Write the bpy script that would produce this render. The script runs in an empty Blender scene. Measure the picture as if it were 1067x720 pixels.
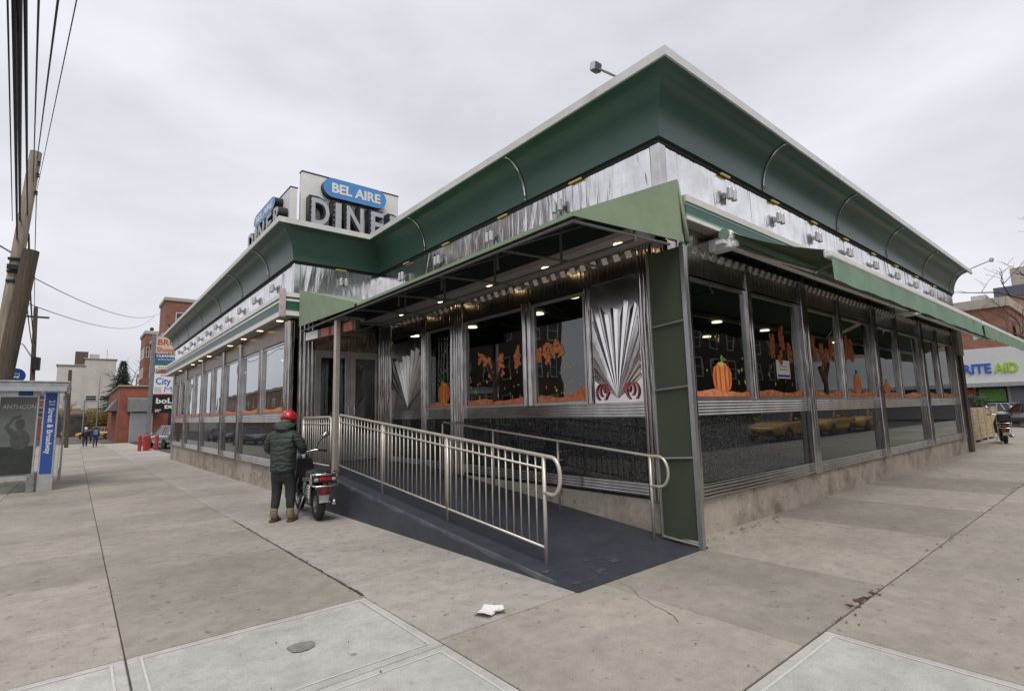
import bpy, bmesh, math, random
from mathutils import Vector, Matrix
random.seed(7)
R = math.radians
scn = bpy.context.scene
COL = scn.collection

# ------------------------------------------------------------------ camera
cam_d = bpy.data.cameras.new('camera')
cam = bpy.data.objects.new('camera', cam_d); COL.objects.link(cam)
cam_d.sensor_width = 36.0; cam_d.lens = 542.134 / 1067 * 36.0
cam_d.clip_start = 0.05; cam_d.clip_end = 4000
_r = Vector((0.77005997, -0.63749915, -0.02454544))
_d = Vector((0.06207327, 0.11316137, -0.99163573))
_f = Vector((0.63494453, 0.76209536, 0.1267127))
cam.matrix_world = Matrix(((_r.x, -_d.x, -_f.x, 0), (_r.y, -_d.y, -_f.y, 0), (_r.z, -_d.z, -_f.z, 1.62), (0, 0, 0, 1)))
scn.camera = cam

# ------------------------------------------------------------------ world, sun, exposure
world = bpy.data.worlds.new('World'); scn.world = world; world.use_nodes = True
wn = world.node_tree; wn.nodes.clear()
w_out = wn.nodes.new('ShaderNodeOutputWorld'); w_bg = wn.nodes.new('ShaderNodeBackground')
sky = wn.nodes.new('ShaderNodeTexSky'); sky.sky_type = 'NISHITA'; sky.sun_disc = False
SUN_EL, SUN_AZ = R(58), R(215)
sky.sun_elevation = SUN_EL; sky.sun_rotation = SUN_AZ; sky.dust_density = 4.0; sky.air_density = 1.0
tcw = wn.nodes.new('ShaderNodeTexCoord'); mpw = wn.nodes.new('ShaderNodeMapping'); mpw.inputs['Scale'].default_value = (1, 1, 2.6)
nzw = wn.nodes.new('ShaderNodeTexNoise'); nzw.inputs['Scale'].default_value = 2.1; nzw.inputs['Detail'].default_value = 5; nzw.inputs['Roughness'].default_value = .5
crw = wn.nodes.new('ShaderNodeValToRGB')
crw.color_ramp.elements[0].position = .32; crw.color_ramp.elements[0].color = (5.2, 5.24, 5.62, 1)
crw.color_ramp.elements[1].position = .68; crw.color_ramp.elements[1].color = (7.0, 7.0, 7.45, 1)
mxw = wn.nodes.new('ShaderNodeMix'); mxw.data_type = 'RGBA'; mxw.inputs[0].default_value = .94
wn.links.new(tcw.outputs['Generated'], mpw.inputs[0]); wn.links.new(mpw.outputs[0], nzw.inputs['Vector'])
wn.links.new(nzw.outputs[0], crw.inputs[0])
wn.links.new(sky.outputs[0], mxw.inputs[6]); wn.links.new(crw.outputs[0], mxw.inputs[7])
wn.links.new(mxw.outputs[2], w_bg.inputs[0]); w_bg.inputs[1].default_value = 0.1
wn.links.new(w_bg.outputs[0], w_out.inputs[0])
sun_d = bpy.data.lights.new('sun', 'SUN'); sun_d.energy = 1.3; sun_d.angle = R(25); sun_d.color = (1, .96, .9)
sun = bpy.data.objects.new('sun', sun_d); COL.objects.link(sun)
sun.rotation_euler = (R(90) - SUN_EL, 0, R(180) - SUN_AZ)
scn.view_settings.view_transform = 'Standard'; scn.view_settings.look = 'None'
scn.view_settings.exposure = 0.42; scn.view_settings.gamma = 1.0
scn.view_settings.use_curve_mapping = False
scn.cycles.max_bounces = 8; scn.cycles.transparent_max_bounces = 12
scn.cycles.caustics_reflective = False; scn.cycles.caustics_refractive = False

# ------------------------------------------------------------------ materials
MATS = {}
def nmat(name):
    m = bpy.data.materials.new(name); m.use_nodes = True
    nt = m.node_tree; b = nt.nodes['Principled BSDF']
    return m, nt, b
def pm(name, col, rough=.6, metal=0., var=.25, scale=6., bump=0., bscale=40., stretch=(1, 1, 1), spec=.5, coat=0., col2=None, island=0., detail=5):
    """principled with a noise-varied base colour and an optional bump"""
    if name in MATS: return MATS[name]
    m, nt, b = nmat(name); L = nt.links
    tc = nt.nodes.new('ShaderNodeTexCoord'); mp = nt.nodes.new('ShaderNodeMapping'); mp.inputs['Scale'].default_value = stretch
    L.new(tc.outputs['Object'], mp.inputs[0])
    n = nt.nodes.new('ShaderNodeTexNoise'); n.inputs['Scale'].default_value = scale; n.inputs['Detail'].default_value = detail; n.inputs['Roughness'].default_value = .62
    L.new(mp.outputs[0], n.inputs['Vector'])
    cr = nt.nodes.new('ShaderNodeValToRGB')
    c2 = col2 or tuple(min(1, c * (1 + var)) for c in col)
    c1 = tuple(c * (1 - var) for c in col)
    cr.color_ramp.elements[0].position = .3; cr.color_ramp.elements[0].color = (*c1, 1)
    cr.color_ramp.elements[1].position = .7; cr.color_ramp.elements[1].color = (*c2, 1)
    L.new(n.outputs[0], cr.inputs[0])
    last = cr.outputs[0]
    if island:
        g = nt.nodes.new('ShaderNodeNewGeometry'); mr = nt.nodes.new('ShaderNodeMapRange')
        mr.inputs[3].default_value = 1 - island; mr.inputs[4].default_value = 1 + island
        L.new(g.outputs['Random Per Island'], mr.inputs[0])
        mm = nt.nodes.new('ShaderNodeMix'); mm.data_type = 'RGBA'; mm.blend_type = 'MULTIPLY'; mm.inputs[0].default_value = 1
        L.new(last, mm.inputs[6]); L.new(mr.outputs[0], mm.inputs[7]); last = mm.outputs[2]
    L.new(last, b.inputs['Base Color'])
    b.inputs['Roughness'].default_value = rough; b.inputs['Metallic'].default_value = metal
    b.inputs['Specular IOR Level'].default_value = spec; b.inputs['Coat Weight'].default_value = coat; b.inputs['Coat Roughness'].default_value = .05
    if bump:
        n2 = nt.nodes.new('ShaderNodeTexNoise'); n2.inputs['Scale'].default_value = bscale; n2.inputs['Detail'].default_value = 4
        L.new(mp.outputs[0], n2.inputs['Vector'])
        bp = nt.nodes.new('ShaderNodeBump'); bp.inputs['Strength'].default_value = bump; bp.inputs['Distance'].default_value = .02
        L.new(n2.outputs[0], bp.inputs['Height']); L.new(bp.outputs[0], b.inputs['Normal'])
    MATS[name] = m; return m
def emis(name, col, s):
    if name in MATS: return MATS[name]
    m, nt, b = nmat(name)
    b.inputs['Base Color'].default_value = (*col, 1); b.inputs['Emission Color'].default_value = (*col, 1); b.inputs['Emission Strength'].default_value = s
    MATS[name] = m; return m
def glassmat(name, tint=(.55, .58, .56), add=.07, ior=1.55):
    if name in MATS: return MATS[name]
    m, nt, b = nmat(name); L = nt.links; nt.nodes.remove(b); out = nt.nodes['Material Output']
    tr = nt.nodes.new('ShaderNodeBsdfTransparent'); tr.inputs[0].default_value = (*tint, 1)
    gl = nt.nodes.new('ShaderNodeBsdfGlossy'); gl.inputs['Roughness'].default_value = .015; gl.inputs[0].default_value = (.92, .96, .97, 1)
    tc = nt.nodes.new('ShaderNodeTexCoord'); n = nt.nodes.new('ShaderNodeTexNoise'); n.inputs['Scale'].default_value = .9
    bp = nt.nodes.new('ShaderNodeBump'); bp.inputs['Strength'].default_value = .035; bp.inputs['Distance'].default_value = .1
    L.new(tc.outputs['Object'], n.inputs['Vector']); L.new(n.outputs[0], bp.inputs['Height']); L.new(bp.outputs[0], gl.inputs['Normal'])
    fr = nt.nodes.new('ShaderNodeFresnel'); fr.inputs[0].default_value = ior
    ad = nt.nodes.new('ShaderNodeMath'); ad.operation = 'ADD'; ad.use_clamp = True; ad.inputs[1].default_value = add
    mx = nt.nodes.new('ShaderNodeMixShader')
    geo = nt.nodes.new('ShaderNodeNewGeometry'); inv = nt.nodes.new('ShaderNodeMath'); inv.operation = 'SUBTRACT'; inv.inputs[0].default_value = 1; L.new(geo.outputs['Backfacing'], inv.inputs[1])
    ml = nt.nodes.new('ShaderNodeMath'); ml.operation = 'MULTIPLY'; L.new(inv.outputs[0], ml.inputs[1]); L.new(ad.outputs[0], ml.inputs[0])
    L.new(fr.outputs[0], ad.inputs[0]); L.new(ml.outputs[0], mx.inputs[0]); L.new(tr.outputs[0], mx.inputs[1]); L.new(gl.outputs[0], mx.inputs[2])
    L.new(mx.outputs[0], out.inputs[0]); MATS[name] = m; return m
def steelmat(name, col=(.60, .60, .61), rough=.14, kind='smooth', bs=.25, bd=.02, axis='X', scale=14.):
    """stainless steel; 'pleat' = vertical creases and fans that fold the sheet"""
    if name in MATS: return MATS[name]
    m, nt, b = nmat(name); L = nt.links
    b.inputs['Metallic'].default_value = 1; b.inputs['Roughness'].default_value = rough
    tc = nt.nodes.new('ShaderNodeTexCoord')
    n0 = nt.nodes.new('ShaderNodeTexNoise'); n0.inputs['Scale'].default_value = 3.; n0.inputs['Detail'].default_value = 6
    L.new(tc.outputs['Object'], n0.inputs['Vector'])
    cr = nt.nodes.new('ShaderNodeValToRGB'); cr.color_ramp.elements[0].position = .35; cr.color_ramp.elements[1].position = .7
    cr.color_ramp.elements[0].color = (*[c * .82 for c in col], 1); cr.color_ramp.elements[1].color = (*[min(1, c * 1.1) for c in col], 1)
    L.new(n0.outputs[0], cr.inputs[0]); L.new(cr.outputs[0], b.inputs['Base Color'])
    mp = nt.nodes.new('ShaderNodeMapping')
    st = {'smooth': (2, 2, 2), 'pleat': (scale, scale, 1.1), 'ripple': (3, 3, 3)}[kind]
    mp.inputs['Scale'].default_value = st; L.new(tc.outputs['Object'], mp.inputs[0])
    n = nt.nodes.new('ShaderNodeTexNoise'); n.inputs['Scale'].default_value = 1.0; n.inputs['Detail'].default_value = 2
    L.new(mp.outputs[0], n.inputs['Vector'])
    bp = nt.nodes.new('ShaderNodeBump'); bp.inputs['Strength'].default_value = bs; bp.inputs['Distance'].default_value = bd
    L.new(n.outputs[0], bp.inputs['Height']); L.new(bp.outputs[0], b.inputs['Normal'])
    MATS[name] = m; return m
def granitemat():
    m, nt, b = nmat('granite'); L = nt.links
    tc = nt.nodes.new('ShaderNodeTexCoord')
    v = nt.nodes.new('ShaderNodeTexVoronoi'); v.inputs['Scale'].default_value = 80
    n = nt.nodes.new('ShaderNodeTexNoise'); n.inputs['Scale'].default_value = 45; n.inputs['Detail'].default_value = 3
    L.new(tc.outputs['Object'], v.inputs['Vector']); L.new(tc.outputs['Object'], n.inputs['Vector'])
    mu = nt.nodes.new('ShaderNodeMath'); mu.operation = 'MULTIPLY'; L.new(v.outputs['Color'], mu.inputs[0]); L.new(n.outputs[0], mu.inputs[1])
    cr = nt.nodes.new('ShaderNodeValToRGB'); e = cr.color_ramp.elements
    e[0].position = .15; e[0].color = (.012, .013, .013, 1); e[1].position = .62; e[1].color = (.16, .165, .165, 1)
    e2 = cr.color_ramp.elements.new(.34); e2.color = (.034, .036, .036, 1)
    L.new(mu.outputs[0], cr.inputs[0]); L.new(cr.outputs[0], b.inputs['Base Color'])
    b.inputs['Roughness'].default_value = .025; b.inputs['Specular IOR Level'].default_value = .5
    MATS['granite'] = m; return m
def concmat(name, col, island=.1, joint=0., stain=.45, blotch=0.):
    m, nt, b = nmat(name); L = nt.links
    tc = nt.nodes.new('ShaderNodeTexCoord')
    def noise(s, d=6, r=.65):
        n = nt.nodes.new('ShaderNodeTexNoise'); n.inputs['Scale'].default_value = s; n.inputs['Detail'].default_value = d; n.inputs['Roughness'].default_value = r
        L.new(tc.outputs['Object'], n.inputs['Vector']); return n
    def ramp(src, a, ca, c, cc):
        r = nt.nodes.new('ShaderNodeValToRGB'); r.color_ramp.elements[0].position = a; r.color_ramp.elements[0].color = (*ca, 1)
        r.color_ramp.elements[1].position = c; r.color_ramp.elements[1].color = (*cc, 1); L.new(src, r.inputs[0]); return r.outputs[0]
    def mul(a, c, f=1.):
        x = nt.nodes.new('ShaderNodeMix'); x.data_type = 'RGBA'; x.blend_type = 'MULTIPLY'; x.inputs[0].default_value = f
        L.new(a, x.inputs[6]); L.new(c, x.inputs[7]); return x.outputs[2]
    base = ramp(noise(.55).outputs[0], .28, tuple(c * .78 for c in col), .72, tuple(c * 1.16 for c in col))
    fine = ramp(noise(90, 3).outputs[0], .2, (.72, .72, .72), .8, (1.2, 1.2, 1.2))
    mid = ramp(noise(5.5, 8, .72).outputs[0], .3, (.8, .79, .78), .62, (1.06, 1.06, 1.06))
    c = mul(mul(base, fine), mid)
    spots = ramp(noise(13, 3, .5).outputs[0], .30, (1 - stain,) * 3, .36, (1, 1, 1))
    c = mul(c, spots, .8)
    if blotch: c = mul(c, ramp(noise(1.5, 7, .7).outputs[0], .36, (1 - blotch, 1 - blotch * 1.05, 1 - blotch * 1.15), .52, (1, 1, 1)))
    gum = nt.nodes.new('ShaderNodeTexVoronoi'); gum.inputs['Scale'].default_value = 1.7; L.new(tc.outputs['Object'], gum.inputs['Vector'])
    c = mul(c, ramp(gum.outputs['Distance'], .035, (.42, .41, .40), .055, (1, 1, 1)), .75)
    g = nt.nodes.new('ShaderNodeNewGeometry'); mr = nt.nodes.new('ShaderNodeMapRange'); mr.inputs[3].default_value = 1 - island; mr.inputs[4].default_value = 1 + island
    L.new(g.outputs['Random Per Island'], mr.inputs[0]); c = mul(c, mr.outputs[0])
    L.new(c, b.inputs['Base Color']); b.inputs['Roughness'].default_value = .82; b.inputs['Specular IOR Level'].default_value = .3
    bp = nt.nodes.new('ShaderNodeBump'); bp.inputs['Strength'].default_value = .35; bp.inputs['Distance'].default_value = .004
    L.new(noise(120, 4).outputs[0], bp.inputs['Height']); L.new(bp.outputs[0], b.inputs['Normal'])
    MATS[name] = m; return m
def brickmat(name, c1, c2, mortar, sc=1., bw=.22, rh=.075, vertical='XZ'):
    if name in MATS: return MATS[name]
    m, nt, b = nmat(name); L = nt.links
    tc = nt.nodes.new('ShaderNodeTexCoord'); sp = nt.nodes.new('ShaderNodeSeparateXYZ'); ad = nt.nodes.new('ShaderNodeMath'); cb = nt.nodes.new('ShaderNodeCombineXYZ')
    L.new(tc.outputs['Object'], sp.inputs[0]); L.new(sp.outputs[0], ad.inputs[0]); L.new(sp.outputs[1], ad.inputs[1]); L.new(ad.outputs[0], cb.inputs[0]); L.new(sp.outputs[2], cb.inputs[1])
    br = nt.nodes.new('ShaderNodeTexBrick'); br.inputs['Scale'].default_value = sc; br.inputs['Brick Width'].default_value = bw; br.inputs['Row Height'].default_value = rh; br.inputs['Mortar Size'].default_value = .008
    br.inputs['Color1'].default_value = (*c1, 1); br.inputs['Color2'].default_value = (*c2, 1); br.inputs['Mortar'].default_value = (*mortar, 1)
    L.new(cb.outputs[0], br.inputs['Vector'])
    n = nt.nodes.new('ShaderNodeTexNoise'); n.inputs['Scale'].default_value = .7; n.inputs['Detail'].default_value = 6; L.new(tc.outputs['Object'], n.inputs['Vector'])
    mr = nt.nodes.new('ShaderNodeMapRange'); mr.inputs[1].default_value = .3; mr.inputs[2].default_value = .7; mr.inputs[3].default_value = .75; mr.inputs[4].default_value = 1.15; L.new(n.outputs[0], mr.inputs[0])
    x = nt.nodes.new('ShaderNodeMix'); x.data_type = 'RGBA'; x.blend_type = 'MULTIPLY'; x.inputs[0].default_value = 1; L.new(br.outputs[0], x.inputs[6]); L.new(mr.outputs[0], x.inputs[7])
    L.new(x.outputs[2], b.inputs['Base Color']); b.inputs['Roughness'].default_value = .85
    MATS[name] = m; return m

granite = granitemat()
M_walk = concmat('walk_concrete', (.374, .343, .293), .13)
M_new = concmat('new_concrete', (.53, .515, .48), .05, stain=.2)
M_found = concmat('foundation_concrete', (.45, .405, .335), .03, stain=.5, blotch=.42)
M_asph = pm('asphalt', (.05, .05, .052), .85, var=.3, scale=30, bump=.4, bscale=150)
M_dirt = pm('joint_dirt', (.075, .066, .057), .95, var=.4, scale=12)
M_kerb = pm('kerb_stone', (.27, .26, .24), .8, var=.2, scale=10)
M_steel = steelmat('steel', (.60, .585, .575), .16)
M_steelcol = steelmat('steel_column', (.46, .435, .42), .17, 'pleat', .35, .03, scale=30.)
M_pleat = steelmat('steel_pleated', (.86, .85, .85), .2, 'pleat', .34, .03, scale=10.)
M_pleatdark = steelmat('steel_header', (.40, .36, .34), .2, 'pleat', .3, .03, scale=18.)
M_fanback = steelmat('steel_fan_panel', (.74, .69, .68), .16, 'ripple', .1, .02)
M_reflplate = steelmat('steel_reflection_plate', (.62, .60, .58), .3)
M_fan = steelmat('steel_fan', (.82, .80, .79), .12, 'ripple', .12, .02)
M_doorsteel = steelmat('steel_brushed', (.60, .58, .56), .34, 'ripple', .1, .01)
M_rail = pm('rail_steel', (.56, .52, .455), .38, metal=.55, var=.12, scale=4)
M_glass = glassmat('window_glass', (.66, .70, .68), .08, 1.5)
M_glassw = glassmat('window_glass_street', (.5, .56, .56), .3, 1.7)
M_green = pm('cornice_green', (.055, .120, .095), .33, metal=.0, var=.14, scale=.9, spec=.6, bump=.06, bscale=1.6, stretch=(1, 1, .6))
M_cream = pm('cream_paint', (.70, .68, .62), .45, var=.08)
M_white = pm('white_paint', (.78, .77, .75), .5, var=.06)
M_edge = pm('white_metal_edge', (.66, .66, .64), .4, var=.1, scale=3)
M_ltgreen = pm('pale_green', (.20, .34, .27), .4, var=.08)
M_dkgreen = pm('stripe_green', (.03, .105, .075), .4, var=.1)
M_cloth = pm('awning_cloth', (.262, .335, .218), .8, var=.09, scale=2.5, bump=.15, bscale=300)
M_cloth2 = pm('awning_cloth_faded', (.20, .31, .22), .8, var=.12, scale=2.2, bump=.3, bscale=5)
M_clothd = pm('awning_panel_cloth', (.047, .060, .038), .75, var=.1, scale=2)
M_tube = pm('grey_tube', (.36, .36, .36), .35, metal=.8, var=.15)
M_tubed = pm('dark_tube', (.20, .205, .20), .45, metal=.5, var=.15)
M_alu = pm('aluminium', (.55, .55, .55), .35, metal=.8, var=.12)
M_ramp = pm('ramp_paint', (.043, .049, .064), .5, var=.22, scale=3.5, bump=.25, bscale=60, detail=9)
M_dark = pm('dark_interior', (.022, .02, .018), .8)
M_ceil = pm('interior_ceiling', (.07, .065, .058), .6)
M_lamp = emis('lamp_glow', (1, .74, .36), 5.0)
M_lampw = emis('interior_lamp', (1, .84, .6), 3.0)
M_sconce = pm('sconce_metal', (.62, .62, .61), .3, metal=.6, var=.08)
M_blk = pm('black_plastic', (.012, .012, .013), .45, var=.3)
M_rub = pm('rubber', (.018, .018, .018), .85, var=.3)
M_orange = pm('orange_paint', (.62, .15, .055), .7, var=.3, scale=14, col2=(.85, .33, .14))
M_pump = pm('pumpkin_orange', (.64, .17, .04), .7, var=.2, scale=9)
M_rust = pm('rust_leaf_paint', (.38, .11, .035), .7, var=.4, scale=16)
M_yel = pm('yellow_paint', (.62, .45, .09), .7)
M_leafg = pm('green_paint', (.10, .24, .05), .7)
M_brown = pm('brown_paint', (.045, .025, .016), .7)
M_paper = pm('white_paper', (.74, .73, .72), .8, var=.05)
M_blue = pm('sign_blue', (.075, .27, .60), .35, var=.05)
M_navy = pm('stop_blue', (.025, .085, .36), .35, var=.06)
M_ltgrey = pm('letter_grey', (.46, .47, .485), .45, metal=.2, var=.1)
M_redp = pm('red_paint', (.42, .035, .03), .35, var=.12)
M_soffit = pm('soffit_panel', (.40, .36, .33), .4, var=.1, metal=.2)
M_wood = pm('pole_wood', (.31, .265, .205), .9, var=.35, scale=3, stretch=(6, 6, .4), bump=.5, bscale=8)
M_woodd = pm('dark_pole_wood', (.095, .07, .05), .9, var=.35, scale=3, stretch=(6, 6, .4), bump=.5, bscale=8)
M_wire = pm('cable_black', (.014, .014, .015), .6)

# ------------------------------------------------------------------ helpers
class MB:
    def __init__(s): s.bm = bmesh.new()
    def box(s, x0, x1, y0, y1, z0, z1):
        v = [s.bm.verts.new(p) for p in ((x0, y0, z0), (x1, y0, z0), (x1, y1, z0), (x0, y1, z0), (x0, y0, z1), (x1, y0, z1), (x1, y1, z1), (x0, y1, z1))]
        for f in ((3, 2, 1, 0), (4, 5, 6, 7), (0, 1, 5, 4), (1, 2, 6, 5), (2, 3, 7, 6), (3, 0, 4, 7)): s.bm.faces.new([v[i] for i in f])
        return s
    def obox(s, c, ax, ay, az):
        """oriented box: centre and three half-axis vectors"""
        c, ax, ay, az = map(Vector, (c, ax, ay, az))
        v = [s.bm.verts.new(c + a * ax + b * ay + d * az) for d in (-1, 1) for a, b in ((-1, -1), (1, -1), (1, 1), (-1, 1))]
        for f in ((3, 2, 1, 0), (4, 5, 6, 7), (0, 1, 5, 4), (1, 2, 6, 5), (2, 3, 7, 6), (3, 0, 4, 7)): s.bm.faces.new([v[i] for i in f])
        return s
    def poly(s, pts):
        s.bm.faces.new([s.bm.verts.new(p) for p in pts]); return s
    def slab(s, pts, off):
        """polygon given thickness along vector off"""
        off = Vector(off); a = [s.bm.verts.new(p) for p in pts]; b = [s.bm.verts.new(Vector(p) + off) for p in pts]
        s.bm.faces.new(a[::-1]); s.bm.faces.new(b)
        n = len(pts)
        for i in range(n): s.bm.faces.new((a[i], a[(i + 1) % n], b[(i + 1) % n], b[i]))
        return s
    def tube(s, pts, r, seg=8, caps=True):
        pts = [Vector(p) for p in pts]; rs = r if isinstance(r, (list, tuple)) else [r] * len(pts)
        rings = []; up = None
        for i, p in enumerate(pts):
            t = (pts[min(i + 1, len(pts) - 1)] - pts[max(i - 1, 0)])
            if t.length < 1e-9: t = Vector((0, 0, 1))
            t.normalize()
            if up is None: up = Vector((0, 0, 1)) if abs(t.z) < .9 else Vector((0, 1, 0))
            u = (up - t * up.dot(t))
            if u.length < 1e-4: u = Vector((1, 0, 0)) - t * t.x
            u.normalize(); up = u; w = t.cross(u)
            rings.append([s.bm.verts.new(p + (u * math.cos(2 * math.pi * k / seg) + w * math.sin(2 * math.pi * k / seg)) * rs[i]) for k in range(seg)])
        for a, b in zip(rings, rings[1:]):
            for k in range(seg): s.bm.faces.new((a[k], a[(k + 1) % seg], b[(k + 1) % seg], b[k]))
        if caps: s.bm.faces.new(rings[0][::-1]); s.bm.faces.new(rings[-1])
        return s
    def ball(s, c, rx, ry=None, rz=None, seg=14, rot=None):
        ry = ry or rx; rz = rz or rx
        mt = Matrix.Translation(c) @ (rot.to_4x4() if rot else Matrix()) @ Matrix.Diagonal((rx, ry, rz, 1))
        bmesh.ops.create_uvsphere(s.bm, u_segments=seg, v_segments=max(6, seg // 2 + 2), radius=1, matrix=mt); return s
    def lathe(s, prof, c, ax, seg=20):
        """prof: list of (r, h) about axis ax through c"""
        c = Vector(c); ax = Vector(ax).normalized(); u = ax.orthogonal().normalized(); w = ax.cross(u); rings = []
        for r, h in prof:
            rings.append([s.bm.verts.new(c + ax * h + (u * math.cos(2 * math.pi * k / seg) + w * math.sin(2 * math.pi * k / seg)) * max(r, 1e-4)) for k in range(seg)])
        for a, b in zip(rings, rings[1:]):
            for k in range(seg): s.bm.faces.new((a[k], a[(k + 1) % seg], b[(k + 1) % seg], b[k]))
        return s
    def build(s, name, mat, parent=None, bevel=0., smooth=False, seg=2):
        bmesh.ops.recalc_face_normals(s.bm, faces=s.bm.faces)
        me = bpy.data.meshes.new(name); s.bm.to_mesh(me); s.bm.free()
        me.materials.append(mat)
        o = bpy.data.objects.new(name, me); COL.objects.link(o)
        if parent is not None:
            o.parent = parent
            if parent.get('_abs'): o.matrix_parent_inverse = Matrix.Translation(-Vector(parent['_abs']))
            elif parent.parent is not None and parent.parent.get('_abs'): pass
        if bevel:
            md = o.modifiers.new('bevel', 'BEVEL'); md.width = bevel; md.segments = seg; md.limit_method = 'ANGLE'; md.angle_limit = R(40)
        if smooth:
            for p in me.polygons: p.use_smooth = True
        return o
def tag(o, label=None, cat=None, group=None, kind=None):
    if label: o['label'] = label
    if cat: o['category'] = cat
    if group: o['group'] = group
    if kind: o['kind'] = kind
    return o
def thing(name, label, cat, loc=(0, 0, 0), rz=0., group=None, absolute=False):
    """Empty at the thing's base. absolute=True: parts are written in world coordinates"""
    o = bpy.data.objects.new(name, None); COL.objects.link(o); o.location = loc; o.rotation_euler = (0, 0, rz); o.empty_display_size = .2
    if absolute: o['_abs'] = tuple(loc)
    return tag(o, label, cat, group)
def kids(o): return [c for c in bpy.data.objects if c.parent == o]
def copy_tree(o, parent=None):
    c = o.copy(); COL.objects.link(c)
    if parent is not None: c.parent = parent
    for ch in kids(o): copy_tree(ch, c)
    return c
def place(o, loc, rz=0., label=None, group=None, scale=None):
    o.location = loc; o.rotation_euler = (0, 0, rz)
    if scale: o.scale = scale
    if label: o['label'] = label
    if group: o['group'] = group
    return o
def struct(o, label=None, cat=None): o['kind'] = 'structure'; return o
def text(s, size, mat, parent, name, origin, xdir, zdir, ext=.01, off=0., width=None, align='LEFT', sx=1.):
    """lettering as a mesh; origin = left end of baseline, xdir reading direction, zdir up"""
    cu = bpy.data.curves.new(name, 'FONT'); cu.body = s; cu.size = size; cu.extrude = ext; cu.offset = off; cu.align_x = align; cu.resolution_u = 3
    t = bpy.data.objects.new(name, cu); COL.objects.link(t)
    dg = bpy.context.evaluated_depsgraph_get(); me = bpy.data.meshes.new_from_object(t.evaluated_get(dg))
    bpy.data.objects.remove(t); bpy.data.curves.remove(cu)
    x = Vector(xdir).normalized(); z = Vector(zdir).normalized(); n = x.cross(z)
    k = sx
    if width:
        xs = [v.co.x for v in me.vertices]; k = width / (max(xs) - min(xs))
    mt = Matrix(((x.x * k, z.x, n.x, origin[0]), (x.y * k, z.y, n.y, origin[1]), (x.z * k, z.z, n.z, origin[2]), (0, 0, 0, 1)))
    me.transform(mt); me.materials.clear(); me.materials.append(mat)
    o = bpy.data.objects.new(name, me); COL.objects.link(o)
    if parent is not None:
        o.parent = parent
        if parent.get('_abs'): o.matrix_parent_inverse = Matrix.Translation(-Vector(parent['_abs']))
    return o
def skin(name, chains, mat, parent, sub=2):
    """chains: list of lists of (x,y,z,r); points with equal coordinates are merged; the first point is the root"""
    V = []; Rr = []; E = []; idx = {}
    for ch in chains:
        prev = None
        for (x, y, z, r) in ch:
            k = (round(x, 4), round(y, 4), round(z, 4))
            if k not in idx: idx[k] = len(V); V.append((x, y, z)); Rr.append(r)
            if prev is not None and prev != idx[k]: E.append((prev, idx[k]))
            prev = idx[k]
    me = bpy.data.meshes.new(name); me.from_pydata(V, E, []); o = bpy.data.objects.new(name, me); COL.objects.link(o)
    sm = o.modifiers.new('skin', 'SKIN'); sm.use_smooth_shade = True
    for i, r in enumerate(Rr):
        r2 = r if isinstance(r, tuple) else (r, r)
        me.skin_vertices[0].data[i].radius = r2
    me.skin_vertices[0].data[0].use_root = True
    ss = o.modifiers.new('sub', 'SUBSURF'); ss.levels = sub; ss.render_levels = sub
    dg = bpy.context.evaluated_depsgraph_get(); m2 = bpy.data.meshes.new_from_object(o.evaluated_get(dg))
    o.modifiers.clear(); o.data = m2; bpy.data.meshes.remove(me); m2.name = name
    m2.materials.clear(); m2.materials.append(mat)
    for p in m2.polygons: p.use_smooth = True
    if parent is not None: o.parent = parent
    return o
def zg(y):
    if y <= 4: return 0.
    return -.0098 * (min(y, 75.) - 4)

# ------------------------------------------------------------------ ground, roads, sidewalks
XE = [-1500, -300, -120, -40, 40, 120, 300, 1500]
def sheet(name, x0, x1, y0, y1, dz, mat, nx=1):
    ys = sorted(set([y0, y1] + [y for y in (4., 75.) if y0 < y < y1])); m = MB()
    xs = [x0 + (x1 - x0) * i / nx for i in range(nx + 1)]
    for a, b in zip(ys, ys[1:]):
        for c, d in zip(xs, xs[1:]): m.poly([(c, a, zg(a) + dz), (d, a, zg(a) + dz), (d, b, zg(b) + dz), (c, b, zg(b) + dz)])
    o = m.build(name, mat); return struct(o)
sheet('ground', -1600, 1600, -1600, 1600, -.16, pm('ground_earth', (.13, .125, .115), .9, var=.3, scale=.6), 8)
sheet('road', -13.0, -2.9, -200, 400, -.130, M_asph)
sheet('cross_road', -2.9, 200, -13.5, -3.0, -.126, M_asph)
sheet('cross_road_west', -200, -13.0, -13.5, -3.0, -.126, M_asph)
sheet('parking_lot', 33, 58, -2.8, 40, -.03, M_asph)
sheet('corner_lot', 3.66, 30, 31.4, 70, -.02, M_asph)
m = MB()
for yy in range(-60, 160, 9): m.poly([(-8.05, yy, zg(yy) - .124), (-7.93, yy, zg(yy) - .124), (-7.93, yy + 3, zg(yy + 3) - .124), (-8.05, yy + 3, zg(yy + 3) - .124)])
struct(m.build('road_marking', M_white))
m = MB()
m.box(-2.9, -2.72, -2.5, 4, -.2, .004)
m.slab([(-2.9, 4, -.2), (-2.72, 4, -.2), (-2.72, 75, zg(75) - .2), (-2.9, 75, zg(75) - .2)], (0, 0, .204))
m.box(-2.4, 60, -3.0, -2.82, -.2, .004)
m.slab([(-2.9, -2.5, -.2), (-2.4, -3, -.2), (-2.3, -2.82, -.2), (-2.72, -2.4, -.2)], (0, 0, .204))
struct(m.build('kerb', M_kerb, bevel=.015))
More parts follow.
